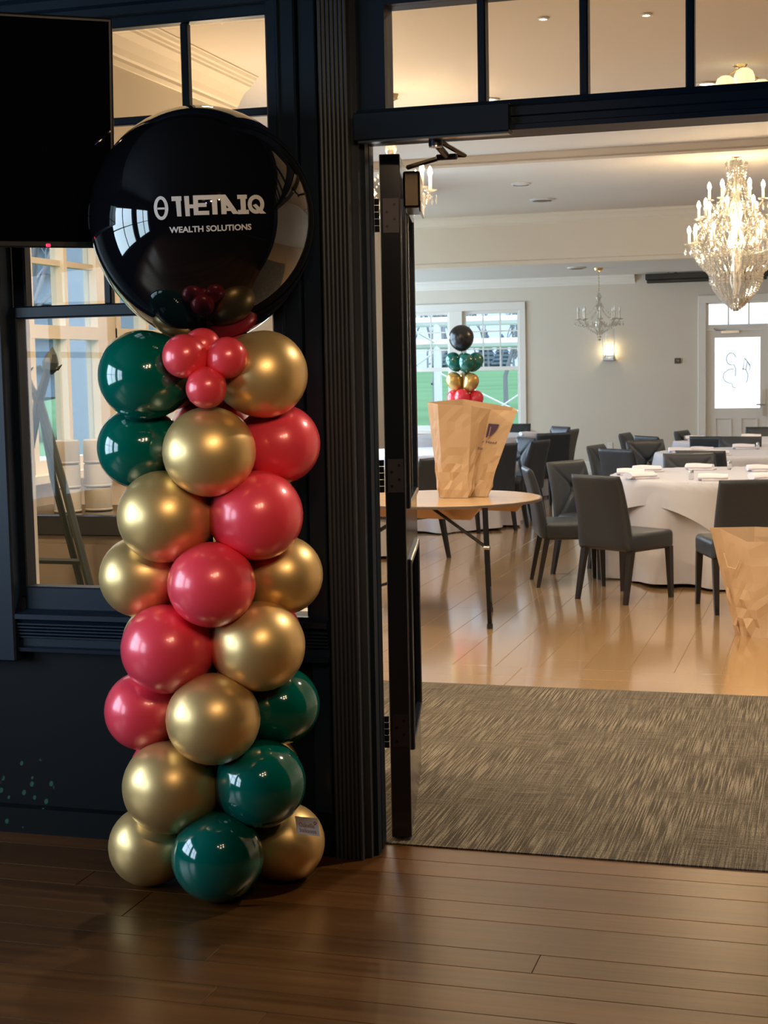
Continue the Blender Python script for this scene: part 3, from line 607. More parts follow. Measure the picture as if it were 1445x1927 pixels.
# ================================================================== CHAIRS
def make_chair():
    ch_ = empty('dining_chair', (0, 0, 0), 0, 'x', 'chair', 'dining chairs around the ballroom tables')
    st = MB().rbox(-0.232, 0.232, -0.20, 0.245, 0.345, 0.475, 0.032, 4).build('seat', leather, ch_, smooth=True, sharp=60)
    def face(front):
        def fn(u, v):
            a = u*2-1; z = 0.355+0.515*v
            hw = 0.236-0.020*v
            yc = -0.205-0.030*v-0.075*v*v
            th = 0.040*(1-0.25*v)
            edge = (1-abs(a)**10)*(1-abs(2*v-1)**14)
            x = a*hw
            if front:
                y = yc+th*edge**0.5 if edge > 0 else yc
                bz = 0.66; dx = abs(x); dz = z-bz
                crease = 0.0
                for s_ in (1, -1):
                    dd = abs(dz-s_*0.95*dx)/1.38; crease = max(crease, math.exp(-(dd/0.013)**2)*max(0, 1-dx/0.23)**0.6)
                y -= (0.020*crease+0.020*math.exp(-(dx*dx+dz*dz)/0.0014))*max(0, min(1, edge))
            else:
                y = yc-th*max(edge, 0)**0.5
            return Vector((x, y, z))
        return fn
    b2 = MB().grid(face(True), 44, 44); b2.grid(face(False), 44, 44)
    bo = b2.build('backrest', leather, ch_, smooth=True, sharp=70)
    MB().lathe([(0.0, 0.006), (0.008, 0.004), (0.012, 0), (0.008, -0.004)], 10, Matrix.Translation((0, -0.215, 0.66)) @ Matrix.Rotation(-PI/2, 4, 'X')).build('button', leather, bo, smooth=True)
    for sx_ in (-1, 1):
        for fr in (True, False):
            t0 = Vector((sx_*0.205, 0.215 if fr else -0.185, 0.36)); t1 = Vector((sx_*0.215, 0.225 if fr else -0.255, 0.0))
            V = []
            for p, h in ((t1, 0.014), (t0, 0.021)):
                V += [p+Vector((a*h, c*h, 0)) for a, c in ((-1, -1), (1, -1), (1, 1), (-1, 1))]
            MB().add(V, [(3, 2, 1, 0), (4, 5, 6, 7), (0, 1, 5, 4), (1, 2, 6, 5), (2, 3, 7, 6), (3, 0, 4, 7)]).build('leg', leg_wood, ch_)
    return ch_
chair0 = make_chair(); first = [True]
def chair(backx, backy, dx, dy, label):
    """placed by where the top of its backrest is and the way it faces"""
    d = Vector((dx, dy)).normalized(); o = chair0 if first[0] else copy_tree(chair0); first[0] = False
    o.location = (backx+d.x*0.30, backy+d.y*0.30, 0); o.rotation_euler = (0, 0, math.atan2(-d.x, d.y)); o['label'] = label
    return o
chair(-1.545, 10.16, 0.54, 0.84, 'charcoal chair nearest the doorway at the front round table, its plain back to the viewer')
chair(-0.50, 9.80, -0.33, 0.94, 'charcoal chair at the front round table just behind the paper bag on the floor')
chair(-2.18, 10.99, 0.95, 0.30, 'charcoal chair seen side-on between the wooden folding table and the front round table')
chair(-2.02, 11.74, 0.85, -0.53, 'charcoal chair with buttoned back facing the viewer, left behind the front table')
chair(-2.14, 14.10, 0.97, -0.22, 'charcoal chair turned side-on at the left end of the second table')
chair(-1.86, 13.42, 0.60, 0.80, 'bluish lit charcoal chair back between the front and second tables')
chair(-2.20, 16.60, 0.97, -0.15, 'charcoal chair seen side-on beyond the second table, farthest left there')
chair(-1.80, 15.02, 0.62, -0.78, 'charcoal chair with buttoned back facing the viewer at the second table')
chair(-1.88, 15.86, 0.75, 0.66, 'charcoal chair half hidden behind the buttoned chair of the second table')
chair(-1.64, 17.10, 0.75, -0.20, 'charcoal chair at the left corner of the farthest table, beside its napkin')
chair(-1.22, 15.70, 0.20, 0.98, 'charcoal chair before the farthest table, plain back to the viewer')
chair(-0.92, 15.62, -0.15, -0.98, 'charcoal chair on the far side of the second table, right one of two')
chair(-1.16, 12.72, 0.25, -0.96, 'charcoal chair on the far side of the front table, nearer of two overlapping backs')
chair(-1.10, 13.10, 0.15, 0.98, 'charcoal chair in front of the second table, farther of two overlapping backs')
chair(-0.78, 17.95, -0.10, -0.99, 'charcoal chair beyond the farthest table, below the white door')
chair(-3.14, 14.42, -0.70, 0.70, 'charcoal chair with plain back just right of the tall paper bags')
chair(-3.14, 15.75, -0.80, -0.60, 'charcoal chair with buttoned back facing left, right of the paper bags')
chair(-2.86, 15.08, -0.95, 0.25, 'charcoal chair seen edge-on, right of the paper bags')
chair(-3.02, 16.75, -0.60, 0.80, 'charcoal chair with plain back, nearer one of the cluster by the far wall')
chair(-2.97, 17.70, -0.97, 0.15, 'charcoal chair seen edge-on at the right of the cluster by the far wall')
chair(-3.26, 18.55, -0.75, -0.66, 'charcoal chair farthest back in the cluster by the far wall')
chair(-4.05, 19.60, -0.1, -0.99, 'charcoal chair under the far window, behind the left far table')
chair(-3.20, 12.20, -0.90, 0.42, 'charcoal chair between the open door and the paper bags')
chair(-4.05, 11.35, -0.25, 0.97, 'charcoal chair glimpsed through the gap at the door hinges')

# ================================================================== TABLES WITH CLOTHS
def cloth_floor(seed, R=0.85):
    rnd = random.Random(seed); ph = [rnd.uniform(0, 6.28) for _ in range(4)]
    def fn(u, v):
        a = 2*PI*u
        if v < 0.25: return Vector((R*v/0.25*math.cos(a), R*v/0.25*math.sin(a), 0.762))
        t_ = (v-0.25)/0.75
        if t_ < 0.06: z = 0.762-0.006*t_/0.06; r = R+0.006*t_/0.06
        else: z = 0.756-(t_-0.06)/0.94*0.735; r = R+0.008
        k = max(0, t_-0.06)
        fold = math.sin(12*a+ph[0]+1.2*math.sin(2*a+ph[1]))*0.65+math.sin(19*a+ph[2]+math.sin(3*a))*0.35; fold = math.copysign(abs(fold)**0.75, fold)
        r += k**0.8*(0.06+0.085*fold)
        z += 0.012*k*math.sin(5*a+ph[3])
        return Vector((r*math.cos(a), r*math.sin(a), z))
    return fn
def cloth_top(seed, half=1.04, R=0.856):
    rnd = random.Random(seed); ph = [rnd.uniform(0, 6.28) for _ in range(3)]
    def fn(u, v):
        a = 2*PI*u; reach = half/max(abs(math.cos(a)), abs(math.sin(a))); reach = min(reach, half*1.26+0.02*math.cos(4*a))
        s_ = reach*v
        if s_ <= R: return Vector((s_*math.cos(a), s_*math.sin(a), 0.767))
        d = s_-R; k = d/0.5
        fo = math.sin(10*a+ph[0]+1.3*math.sin(3*a+ph[1])); r = R+0.014+d*0.14+k*0.055*math.copysign(abs(fo)**0.8, fo)
        z = 0.765-d*0.97
        return Vector((r*math.cos(a), r*math.sin(a), z))
    return fn
cf_me = MB().grid(cloth_floor(3), 160, 28, True).mesh('tablecloth', linen, True); ct_me = MB().grid(cloth_top(5), 160, 30, True).mesh('table_topper', linen, True)
tops = MB().lathe([(0, 0.735), (0.84, 0.735), (0.845, 0.747), (0.84, 0.760), (0, 0.760)], 48).mesh('tabletop', birch)
legm = MB().tube([(0.42, 0.3, 0.735), (0.42, 0.3, 0.0)], 0.016, 8).tube([(0.42, -0.3, 0.735), (0.42, -0.3, 0.0)], 0.016, 8).tube([(0.42, -0.3, 0.25), (0.42, 0.3, 0.25)], 0.012, 8)
leg_one = MB().tube([(0.62, 0.33, 0.735), (0.62, 0.33, 0.02), (0.62, 0.33, 0.0)], [0.016, 0.016, 0.022], 10).mesh('leg', black_metal, True)
SCL = {'near left': 0.74, 'left middle': 0.96}
for i, (cx, cy, rz, txt) in enumerate(((-0.80, 11.75, 1.0, 'front'), (-0.80, 14.72, 0.25, 'second'), (-0.85, 16.98, 0.75, 'farthest right'), (-3.98, 15.05, 0.4, 'left middle'), (-4.35, 18.55, 0.1, 'left far'), (-4.22, 12.60, 0.3, 'near left'))):
    where = {'front': 'nearest on the right', 'second': 'second from the doorway on the right', 'farthest right': 'farthest on the right below the white door', 'left middle': 'behind the tall paper bags', 'left far': 'under the far window', 'near left': 'mostly hidden by the open door'}[txt]
    t = empty('round_table', (cx, cy, 0), rz, f'round folding table under white cloths, {where}', 'table', 'round banquet tables')
    link('tabletop', tops, t)
    for k in range(4):
        lo = link('leg', leg_one, t); lo.rotation_euler = (0, 0, k*PI/2)
    c_ = link('tablecloth', cf_me, None, (cx, cy, 0), (0, 0, rz+i*0.7)); tag(c_, f'floor-length white tablecloth on the round table {where}', 'tablecloth', 'floor-length tablecloths'); c_.scale = (SCL.get(txt, 1),)*2+(1,); t.scale = c_.scale
    c_ = link('table_topper', ct_me, None, (cx, cy, 0.0), (0, 0, rz)); tag(c_, f'square white overlay cloth on the round table {where}', 'tablecloth', 'overlay cloths'); c_.scale = t.scale
# folded napkins
nap = MB()
def napf(u, v):
    a = 2*PI*u; w_ = 0.075*(1+0.08*math.sin(9*v+1)); h_ = 0.024*(1+0.15*math.sin(5*v))
    return Vector(((v-0.5)*0.21, w_*math.cos(a)*(1 if v not in (0, 1) else 0.96), 0.026+h_*math.copysign(abs(math.sin(a))**1.2, math.sin(a))))
nap.grid(napf, 16, 12, True)
for vv in (0, 1): nap.add([napf(i/16, vv) for i in range(16)], [tuple(range(16))])
napkin_m = mat('napkin_linen', (0.86, 0.83, 0.90), 0.8)
nap_me = nap.mesh('napkin', napkin_m, True, 60)
flap_me = MB().rbox(-0.10, 0.10, -0.085, 0.085, 0.001, 0.014, 0.005, 2).mesh('fold', napkin_m, True, 60)
NAPS = ((-1.50, 11.62, 0.1, 'leftmost napkin on the front table'), (-1.42, 11.98, 0.3, 'napkin behind the leftmost one on the front table'), (-1.03, 12.2, -0.1, 'napkin at the far side of the front table'), (-0.84, 11.08, 0.05, 'napkin at the near side of the front table'), (-0.55, 12.05, 0.2, 'napkin at the far right of the front table'), (-0.48, 11.15, 0.4, 'napkin at the near right of the front table'), (-1.38, 11.24, 0.6, 'napkin at the near left of the front table'),
        (-1.42, 14.62, 0.2, 'leftmost napkin on the second table'), (-1.22, 14.72, 0.0, 'second napkin from the left on the second table'), (-0.86, 15.2, 0.1, 'napkin at the far side of the second table'), (-1.04, 14.15, 0.2, 'napkin at the near side of the second table'),
        (-1.5, 17.02, 0.3, 'napkin on the left edge of the farthest right table'), (-0.9, 17.35, 0.1, 'napkin at the far side of the farthest right table'), (-3.62, 18.35, 0.5, 'napkin on the table under the far window'), (-3.5, 15.35, 0.4, 'napkin on the table behind the paper bags'))
for x, y, a, lab in NAPS:
    n_ = empty('napkin', (x, y, 0.767), a, 'folded white '+lab, 'napkin', 'folded white napkins on the tables')
    link('roll', nap_me, n_); link('fold', flap_me, n_, (0.02, 0.01, 0.0))
glass_m = mat('clear_glassware', (0.9, 0.9, 0.9), 0.05, trans=0.8)
for x, y, lab in ((-0.80, 12.22, 'small glass shaker standing at the far side of the front table'), (-1.00, 11.14, 'small glass shaker standing at the near edge of the front table'), (-0.72, 15.1, 'small glass shaker on the second table')):
    s_ = empty('salt_shaker', (x, y, 0.767), 0, lab, 'shaker', 'glass shakers on the tables')
    MB().lathe([(0, 0), (0.018, 0), (0.02, 0.02), (0.015, 0.05), (0, 0.05)], 12).build('body', glass_m, s_, smooth=True)
    MB().lathe([(0, 0.05), (0.016, 0.05), (0.016, 0.062), (0.01, 0.07), (0, 0.071)], 12).build('cap', steel, s_, smooth=True)

# ================================================================== WOODEN FOLDING TABLE
wt = empty('folding_table', (-2.475, 9.60, 0), 0, 'round wooden folding table with black metal legs holding the paper bags', 'table')
MB().lathe([(0, 0.742), (0.64, 0.742), (0.65, 0.750), (0.642, 0.760), (0, 0.760)], 64).build('tabletop', birch, wt)
MB().lathe([(0.641, 0.740), (0.654, 0.741), (0.655, 0.757), (0.646, 0.759), (0.64, 0.75)], 64).build('edge_band', mat('table_edge', (0.12, 0.09, 0.07), 0.4), wt, smooth=True)
ap = Matrix.Rotation(math.radians(-16), 4, 'Z')
for s_ in (-1, 1): MB().add([ap @ Vector(p) for p in ((-0.47, s_*0.30, 0.742), (0.47, s_*0.30, 0.742), (0.385, s_*0.30, 0.655), (-0.385, s_*0.30, 0.655), (-0.47, s_*0.322, 0.742), (0.47, s_*0.322, 0.742), (0.385, s_*0.322, 0.655), (-0.385, s_*0.322, 0.655))], [(0, 1, 2, 3), (7, 6, 5, 4), (0, 4, 5, 1), (1, 5, 6, 2), (2, 6, 7, 3), (3, 7, 4, 0)]).build('apron', birch, wt)
for ends in ((((0.44, -0.58), (0.30, 0.06))), ((-0.50, -0.20), (-0.38, 0.42))):
    for lx, ly in ends:
        lg_ = MB().tube([(lx*0.92, ly*0.92, 0.745), (lx, ly, 0.02)], 0.0145, 10).build('leg', black_metal, wt, smooth=True)
        MB().tube([(lx, ly, 0.03), (lx, ly, 0.0)], 0.019, 10).build('foot', plastic_black, lg_, smooth=True)
    (ax_, ay_), (bx_, by_) = ends
    MB().tube([(ax_, ay_, 0.16), (bx_, by_, 0.16)], 0.011, 8).build('stretcher', black_metal, wt, smooth=True)
    mx, my = (ax_+bx_)/2, (ay_+by_)/2
    MB().tube([(ax_*0.96, ay_*0.96, 0.50), (ax_*0.96-math.copysign(0.38, ax_), ay_*0.96+0.12, 0.735)], 0.011, 8).tube([(ax_*0.96, ay_*0.96+0.02, 0.49), (ax_*0.96-math.copysign(0.36, ax_), ay_*0.96+0.15, 0.715)], 0.006, 6).build('brace', black_metal, wt, smooth=True)
    MB().tube([(ax_*0.96-0.02, ay_*0.96, 0.50), (ax_*0.96+0.02, ay_*0.96, 0.50)], 0.014, 10).build('bracket', steel, wt, smooth=True)

# ================================================================== PAPER BAGS
def bag(name, loc, rz, bottom, top_, H, tops_z, label, seed, crumple=0.012, levels=11, lean=0.0):
    rnd = random.Random(seed); o = empty(name, loc, rz, label, 'paper bag')
    n = len(bottom); sub = 4
    def outline(P):
        out = []
        for i in range(n):
            a, c = Vector(P[i]), Vector(P[(i+1) % n])
            out += [a+(c-a)*k/sub for k in range(sub)]
        return out
    bo, to = outline([(*p, 0) for p in bottom]), outline([(*p, z) for p, z in zip(top_, tops_z)])
    nn = len(bo); rows_ = []
    for j in range(levels+1):
        t_ = j/levels; row = []
        for k in range(nn):
            p = bo[k].lerp(to[k], t_); p.z = H*t_+to[k].z*t_**2
            corner = (k % sub == 0)
            bulge = math.sin(PI*t_)*0.5+0.5
            q = 0 if j == 0 else crumple*(1.0 if not corner else 0.4)*(0.28+max(0, 1-t_/0.6)*1.5)
            p += Vector((rnd.uniform(-q, q), rnd.uniform(-q, q), rnd.uniform(-q, q)*0.3 if 0 < j < levels else 0))
            row.append(p)
        rows_.append(row)
    mb = MB()
    V = [p for r_ in rows_ for p in r_]; F = [(j*nn+k, j*nn+(k+1) % nn, (j+1)*nn+(k+1) % nn, (j+1)*nn+k) for j in range(levels) for k in range(nn)]
    mb.add(V, F)
    side = mb.build('paper_wall', kraft, o)
    sm = side.modifiers.new('thickness', 'SOLIDIFY'); sm.thickness = 0.0015
    MB().add([p+Vector((0, 0, 0.002)) for p in bo]+[p for p in bo], [tuple(range(nn)), tuple(range(2*nn-1, nn-1, -1))]).build('base', kraft, o)
    return o, bo, to
VB = -0.245     # bag local frame turned to the way it faces
B1, bb, bt_ = bag('paper_bag', (-2.33, 9.62, 0.762), math.radians(14), [(-0.17, 0.10), (-0.14, -0.03), (0.02, -0.06), (0.045, 0.05), (0.15, 0.0), (0.16, 0.14), (-0.05, 0.16)], [(-0.235, 0.10), (-0.165, -0.06), (0.055, -0.08), (0.18, 0.06), (0.355, 0.0), (0.33, 0.13), (0.0, 0.17)], 0.62, [0.005, -0.005, -0.02, -0.05, -0.06, -0.04, 0.02], 'tall open brown paper bag with a purple emblem standing on the wooden folding table', 11)
def on_bag(u, v, i0, lift=0.004):
    a = Vector((*[(-0.17, 0.10), (-0.14, -0.03), (0.02, -0.06), (0.045, 0.05), (0.15, 0.0)][i0], 0)); c = Vector((*[(-0.14, -0.03), (0.02, -0.06), (0.045, 0.05), (0.15, 0.0)][i0], 0))
    a1 = Vector((*[(-0.235, 0.10), (-0.165, -0.06), (0.055, -0.08), (0.18, 0.06), (0.355, 0.0)][i0], 0.60)); c1 = Vector((*[(-0.165, -0.06), (0.055, -0.08), (0.18, 0.06), (0.355, 0.0)][i0], 0.58))
    p = a.lerp(a1, v).lerp(c.lerp(c1, v), u)
    nn_ = (c-a).cross(a1-a).normalized()
    if nn_.y > 0: nn_ = -nn_
    return p+nn_*(lift+0.010)
sh = MB()
sh.grid(lambda u, v: on_bag(0.12+(0.42*(1-0.75*v*v))*u, 0.80-0.15*v, 3), 4, 6)
e_ = sh.build('emblem', print_purple, B1); e_['label'] = 'purple shield emblem'
V, F = text_mesh('J', 1, 0.02); ys = [v.y for v in V]
MB().add([on_bag(0.24+v.x*0.16, 0.675+(v.y)*0.13, 3, 0.0055) for v in V], F).build('emblem_letter', kraft, e_)
for body, i0, u0, wd, v0, hg in (('r Head', 3, 0.03, 0.62, 0.585, 0.03), ('Blac', 2, 0.50, 0.45, 0.53, 0.03)):
    V, F = text_mesh(body, 1, 0.01); xs = [v.x for v in V]; a = min(xs); s_ = wd/(max(xs)-a); t_ = hg/max(v.y for v in V)
    MB().add([on_bag(u0+(v.x-a)*s_, v0+v.y*t_, i0) for v in V], F).build('bag_lettering', print_purple, B1)
B2, _, _ = bag('paper_bag', (-0.33, 9.10, 0.0), math.radians(20), [(-0.22, 0.06), (-0.20, 0.0), (-0.12, -0.10), (0.20, -0.10), (0.22, 0.10), (-0.1, 0.13)], [(-0.37, 0.08), (-0.33, 0.0), (-0.20, -0.10), (0.30, -0.09), (0.32, 0.10), (-0.08, 0.15)], 0.63, [0.01, 0.01, -0.06, -0.07, -0.02, 0.0], 'crumpled open brown paper bag standing on the ballroom floor by the front table', 23, 0.014)
MB().tube([(-0.315, -0.02, 0.50), (-0.30, -0.045, 0.42), (-0.26, -0.075, 0.41), (-0.235, -0.085, 0.47)], 0.004, 6).build('cord_handle', kraft, B2)

# ================================================================== BALLOON CENTREPIECE ON THE FAR TABLE
cp = empty('balloon_centrepiece', (-3.62, 15.0, 0.767), 0, 'small balloon bouquet with one black balloon above green, gold and red ones', 'balloon bouquet')
pm = {'G': green_b, 'O': mat('gold_balloon', (0.60, 0.36, 0.10), 0.28, metal=0.6, coat=0.4), 'R': mat('bright_red_balloon', (0.65, 0.02, 0.04), 0.25, coat=0.5)}
MB().lathe([(0, 0), (0.06, 0), (0.06, 0.03), (0.02, 0.05), (0, 0.05)], 16).build('weight', black_metal, cp, smooth=True)
MB().tube([(0, 0, 0.04), (0, 0, 1.05)], 0.006, 6).build('stick', white_trim, cp)
bk_m = mat('matte_black_balloon', (0.012, 0.012, 0.013), 0.25)
o = link('balloon', balloon_mesh('cpK', bk_m, 1.12), cp, (-0.021, 0, 1.153)); o.scale = (0.127,)*3
V, F = text_mesh('IQ', 0.05, 0.002)
MB().add([Vector((-0.021-0.115+v.x*0.6, -0.06-0.35*(v.x+0.04), 1.145+v.y*0.8)) for v in V], F).build('lettering', print_white, cp)
for x, y, z, c, dx, dy in ((-0.105, -0.02, 0.925, 'G', -1, -.3), (0.045, -0.07, 0.91, 'G', .3, -1), (0.115, 0.05, 0.92, 'G', 1, .4), (-0.02, 0.10, 0.92, 'G', -.2, 1), (-0.10, -0.03, 0.725, 'O', -1, -.3), (0.085, -0.04, 0.71, 'O', 1, -.4), (0.0, 0.09, 0.73, 'O', 0, 1), (-0.10, 0.0, 0.545, 'R', -1, 0), (0.0, -0.08, 0.555, 'R', 0, -1), (0.12, 0.0, 0.535, 'R', 1, 0)):
    d = Vector((dx, dy, 2.2)).normalized()
    o = link('balloon', balloon_mesh('cp'+c, pm[c], 1.55, 24), cp, (x, y, z), d.to_track_quat('Z', 'Y').to_euler()); o.scale = (0.080, 0.080, 0.082)

# ================================================================== CHANDELIERS
sleeve_me = MB().lathe([(0.013, 0), (0.013, 0.105), (0.0, 0.107)], 10).mesh('candle', candle_m, True)
def bulb_mesh(m_): return MB().lathe([(0, 0.103), (0.011, 0.108), (0.018, 0.128), (0.015, 0.15), (0.006, 0.17), (0, 0.178)], 10).mesh('bulb', m_, True)
bl_on, bl_off = bulb_mesh(bulb_on), bulb_mesh(bulb_off)
bob_me = MB().lathe([(0.0, 0.0), (0.03, 0.002), (0.048, 0.012), (0.05, 0.016), (0.03, 0.008), (0, 0.006)], 14).mesh('drip_pan', crystal, True)
def chandelier(loc, label, tiers, lit, top_z, body, strands, seed, shape=1.0):
    rnd = random.Random(seed)
    c = empty('chandelier', loc, 0, label, 'chandelier')
    MB().lathe([(0, top_z), (0.07, top_z), (0.06, top_z-0.03), (0.015, top_z-0.05), (0, top_z-0.05)], 20).build('canopy', brass, c, smooth=True)
    ch_ = MB(); z = top_z-0.04
    while z > body[0][1]+0.02: ch_.octa((0, 0, z), 0.009, 0.016); z -= 0.03
    tag(ch_.build('chain', brass, c), kind='stuff')
    MB().lathe(body, 16).build('stem', crystal, c, smooth=True)
    dr_ = MB()
    for R, z, n, ph, drops in tiers:
        for k in range(n):
            a = 2*PI*k/n+ph; u = Vector((math.cos(a), math.sin(a), 0))
            pts = [u*0.03+Vector((0, 0, z-0.02)), u*R*0.45+Vector((0, 0, z-0.10)), u*R*0.8+Vector((0, 0, z-0.07)), u*R+Vector((0, 0, z))]
            ar = MB().tube(pts, 0.007, 6).build('arm', crystal, c, smooth=True)
            link('drip_pan', bob_me, ar, u*R+Vector((0, 0, z)))
            cd_ = link('candle', sleeve_me, ar, u*R+Vector((0, 0, z+0.01)))
            cb = link('bulb', bl_on if lit else bl_off, c, u*R+Vector((0, 0, z+0.01)))
            for q in range(drops):
                b_ = 2*PI*q/drops; dr_.octa(u*R+Vector((0.045*math.cos(b_), 0.045*math.sin(b_), z-0.03)), 0.006, 0.010).octa(u*R+Vector((0.045*math.cos(b_), 0.045*math.sin(b_), z-0.065)), 0.010, 0.028)
    for (r0, z0, r1, z1, n, sag, step, sz) in strands:
        for k in range(n):
            a = 2*PI*(k+rnd.random()*0.3)/n; L_ = math.hypot(r1-r0, z1-z0); m_ = max(3, int(L_/step))
            for q in range(m_+1):
                t_ = q/m_; r = r0+(r1-r0)*t_+sag*math.sin(PI*t_); z = z0+(z1-z0)*t_-abs(sag)*0.3*math.sin(PI*t_)
                s_ = sz*rnd.uniform(0.75, 1.25); dr_.octa((r*math.cos(a), r*math.sin(a), z), s_, s_*1.5)
    tag(dr_.build('crystal_drops', crystal, c), kind='stuff')
    return c
chandelier((-0.925, 15.0, 0), 'large glowing crystal chandelier with many lit candle bulbs over the round tables',
    [(0.44, 2.74, 12, 0.1, 5), (0.35, 2.98, 9, 0.35, 4), (0.25, 3.15, 6, 0.05, 4)], True, 3.60,
    [(0.0, 3.55), (0.03, 3.5), (0.02, 3.4), (0.06, 3.3), (0.03, 3.2), (0.07, 3.05), (0.03, 2.9), (0.09, 2.75), (0.04, 2.6), (0.06, 2.4), (0.02, 2.25), (0.0, 2.2)],
    [(0.05, 3.52, 0.20, 3.05, 16, -0.03, 0.028, 0.010), (0.20, 3.05, 0.40, 2.74, 26, 0.02, 0.028, 0.010), (0.42, 2.70, 0.24, 2.45, 40, 0.02, 0.024, 0.011), (0.25, 2.46, 0.24, 2.38, 34, 0, 0.03, 0.014), (0.24, 2.42, 0.08, 2.17, 30, 0.03, 0.022, 0.011), (0.12, 2.24, 0.02, 2.12, 12, 0.02, 0.022, 0.012), (0.34, 2.95, 0.15, 2.72, 24, -0.02, 0.028, 0.010), (0.33, 2.62, 0.32, 2.54, 30, 0, 0.03, 0.013), (0.10, 3.50, 0.07, 3.30, 12, 0, 0.026, 0.010)], 4)
chandelier((-3.14, 21.0, 0), 'small unlit crystal chandelier hanging before the far wall sconce', [(0.285, 2.24, 8, 0.2, 4)], False, 2.95,
    [(0.0, 2.62), (0.02, 2.6), (0.05, 2.55), (0.015, 2.48), (0.06, 2.42), (0.02, 2.34), (0.05, 2.25), (0.06, 2.18), (0.015, 2.08), (0.0, 2.05)],
    [(0.02, 2.52, 0.26, 2.26, 6, -0.05, 0.03, 0.008), (0.26, 2.20, 0.05, 2.06, 10, 0.02, 0.03, 0.009), (0.04, 2.08, 0.01, 1.97, 5, 0, 0.03, 0.012)], 5)
chandelier((-3.13, 10.80, 0), 'lit crystal chandelier mostly hidden behind the edge of the open door', [(0.285, 2.90, 8, 0.38, 4)], True, 3.60,
    [(0.0, 3.30), (0.02, 3.28), (0.05, 3.2), (0.015, 3.14), (0.06, 3.08), (0.02, 3.0), (0.05, 2.9), (0.06, 2.84), (0.015, 2.74), (0.0, 2.70)],
    [(0.02, 3.18, 0.26, 2.92, 8, -0.05, 0.03, 0.009), (0.28, 2.86, 0.22, 2.76, 14, 0.0, 0.03, 0.012), (0.24, 2.84, 0.05, 2.70, 12, 0.02, 0.03, 0.010)], 6)
# ================================================================== CEILING AND WALL FIXTURES
for x, y, lab in ((-1.626, 8.80, 'tiny lit pin spotlight in the ceiling, left one seen through the transom'), (-1.054, 8.925, 'tiny lit pin spotlight in the ceiling, right one seen through the transom')):
    s_ = empty('pin_spotlight', (x, y, ZH), 0, lab, 'spotlight', 'pin spotlights')
    MB().lathe([(0.020, 0.0), (0.035, -0.002), (0.035, -0.006), (0.024, -0.012), (0.018, -0.004)], 16).build('ring', grille_m, s_, smooth=True)
    MB().lathe([(0.0, -0.012), (0.014, -0.011), (0.020, -0.003)], 16).build('lamp', downlight_on, s_, smooth=True)
    light('pin_spot', 'SPOT', (x, y, ZH-0.03), 60, (1.0, 0.82, 0.55), (0, 0, 0), spot_size=2.2, spot_blend=0.8, shadow_soft_size=0.03)
for x, y, z, r, dark, lab in ((-3.30, 16.44, ZH, 0.11, False, 'flat white disc on the ceiling above the bulkhead, nearer one'), (-3.376, 18.09, ZH, 0.15, True, 'round ceiling air vent before the cream bulkhead'), (-3.392, 20.68, ZL, 0.13, True, 'round air vent in the lower grey ceiling'), (-0.868, 14.85, ZH, 0.13, False, 'white ceiling disc beside the chandelier stem'), (-0.57, 13.0, ZH, 0.08, False, 'pale recessed disc in the ceiling at the right edge')):
    v_ = empty('ceiling_vent', (x, y, z), 0, lab, 'ceiling vent')
    MB().lathe([(r*0.8, -0.02), (r, -0.012), (r, 0.0), (r*0.7, 0.0)], 24).build('rim', grille_m, v_, smooth=True)
    MB().lathe([(0.0, -0.03 if dark else -0.018), (r*0.55, -0.026 if dark else -0.018), (r*0.8, -0.012)], 24).build('grille', grille_dark if dark else grille_m, v_, smooth=True)
cl = empty('ceiling_lamp', (-0.635, 10.66, ZH), 0, 'ceiling lamp with rounded cream glass shades seen through the transom', 'ceiling lamp')
MB().lathe([(0, 0), (0.05, 0), (0.04, -0.012), (0.012, -0.018), (0.012, -0.05), (0, -0.05)], 18).build('base', brass, cl, smooth=True)
for k, (dx, dy, dz) in enumerate(((0.03, -0.02, -0.075), (-0.09, -0.06, -0.125), (0.14, 0.03, -0.15))):
    MB().lathe([(0, 0.05), (0.03, 0.048), (0.055, 0.03), (0.068, 0.0), (0.07, -0.035), (0.06, -0.06), (0.05, -0.06), (0.0, -0.045)], 20, Matrix.Translation((dx, dy, dz))).build('shade', shade_lit, cl, smooth=True)
    MB().tube([(0, 0, -0.02), (dx, dy, dz+0.045)], 0.005, 6).build('arm', brass, cl)
def sconce(loc, rz, label):
    sc = empty('wall_sconce', loc, rz, label, 'sconce', 'wall sconces')
    MB().rbox(-0.07, 0.07, -0.02, 0.0, -0.14, -0.06, 0.008, 1).build('backplate', steel, sc)
    MB().rbox(-0.085, 0.085, -0.13, -0.01, -0.15, -0.10, 0.01, 1).build('holder', steel, sc)
    for q in (-1, 1): MB().add([(q*0.070, -0.12, -0.12), (q*0.082, -0.12, -0.12), (q*0.105, -0.12, 0.33), (q*0.093, -0.12, 0.33), (q*0.070, -0.108, -0.12), (q*0.082, -0.108, -0.12), (q*0.105, -0.108, 0.33), (q*0.093, -0.108, 0.33)], [(0, 1, 2, 3), (7, 6, 5, 4), (0, 4, 5, 1), (1, 5, 6, 2), (2, 6, 7, 3), (3, 7, 4, 0)]).build('side_bracket', steel, sc)
    MB().lathe([(0.06, -0.10), (0.065, 0.05), (0.082, 0.32)], 20, Matrix.Translation((0, -0.07, 0))).build('glass_chimney', pane_far, sc, smooth=True)
    MB().lathe([(0, -0.05), (0.028, -0.03), (0.036, 0.0), (0.022, 0.045), (0, 0.06)], 14, Matrix.Translation((0, -0.07, 0))).build('bulb', mat('sconce_bulb', (1, 0.9, 0.7), 0.4, emit=(1.0, 0.78, 0.42), estr=60), sc, smooth=True)
sconce((-3.257, YF, 1.83), 0, 'lit wall sconce with a glass chimney on the beige far wall')
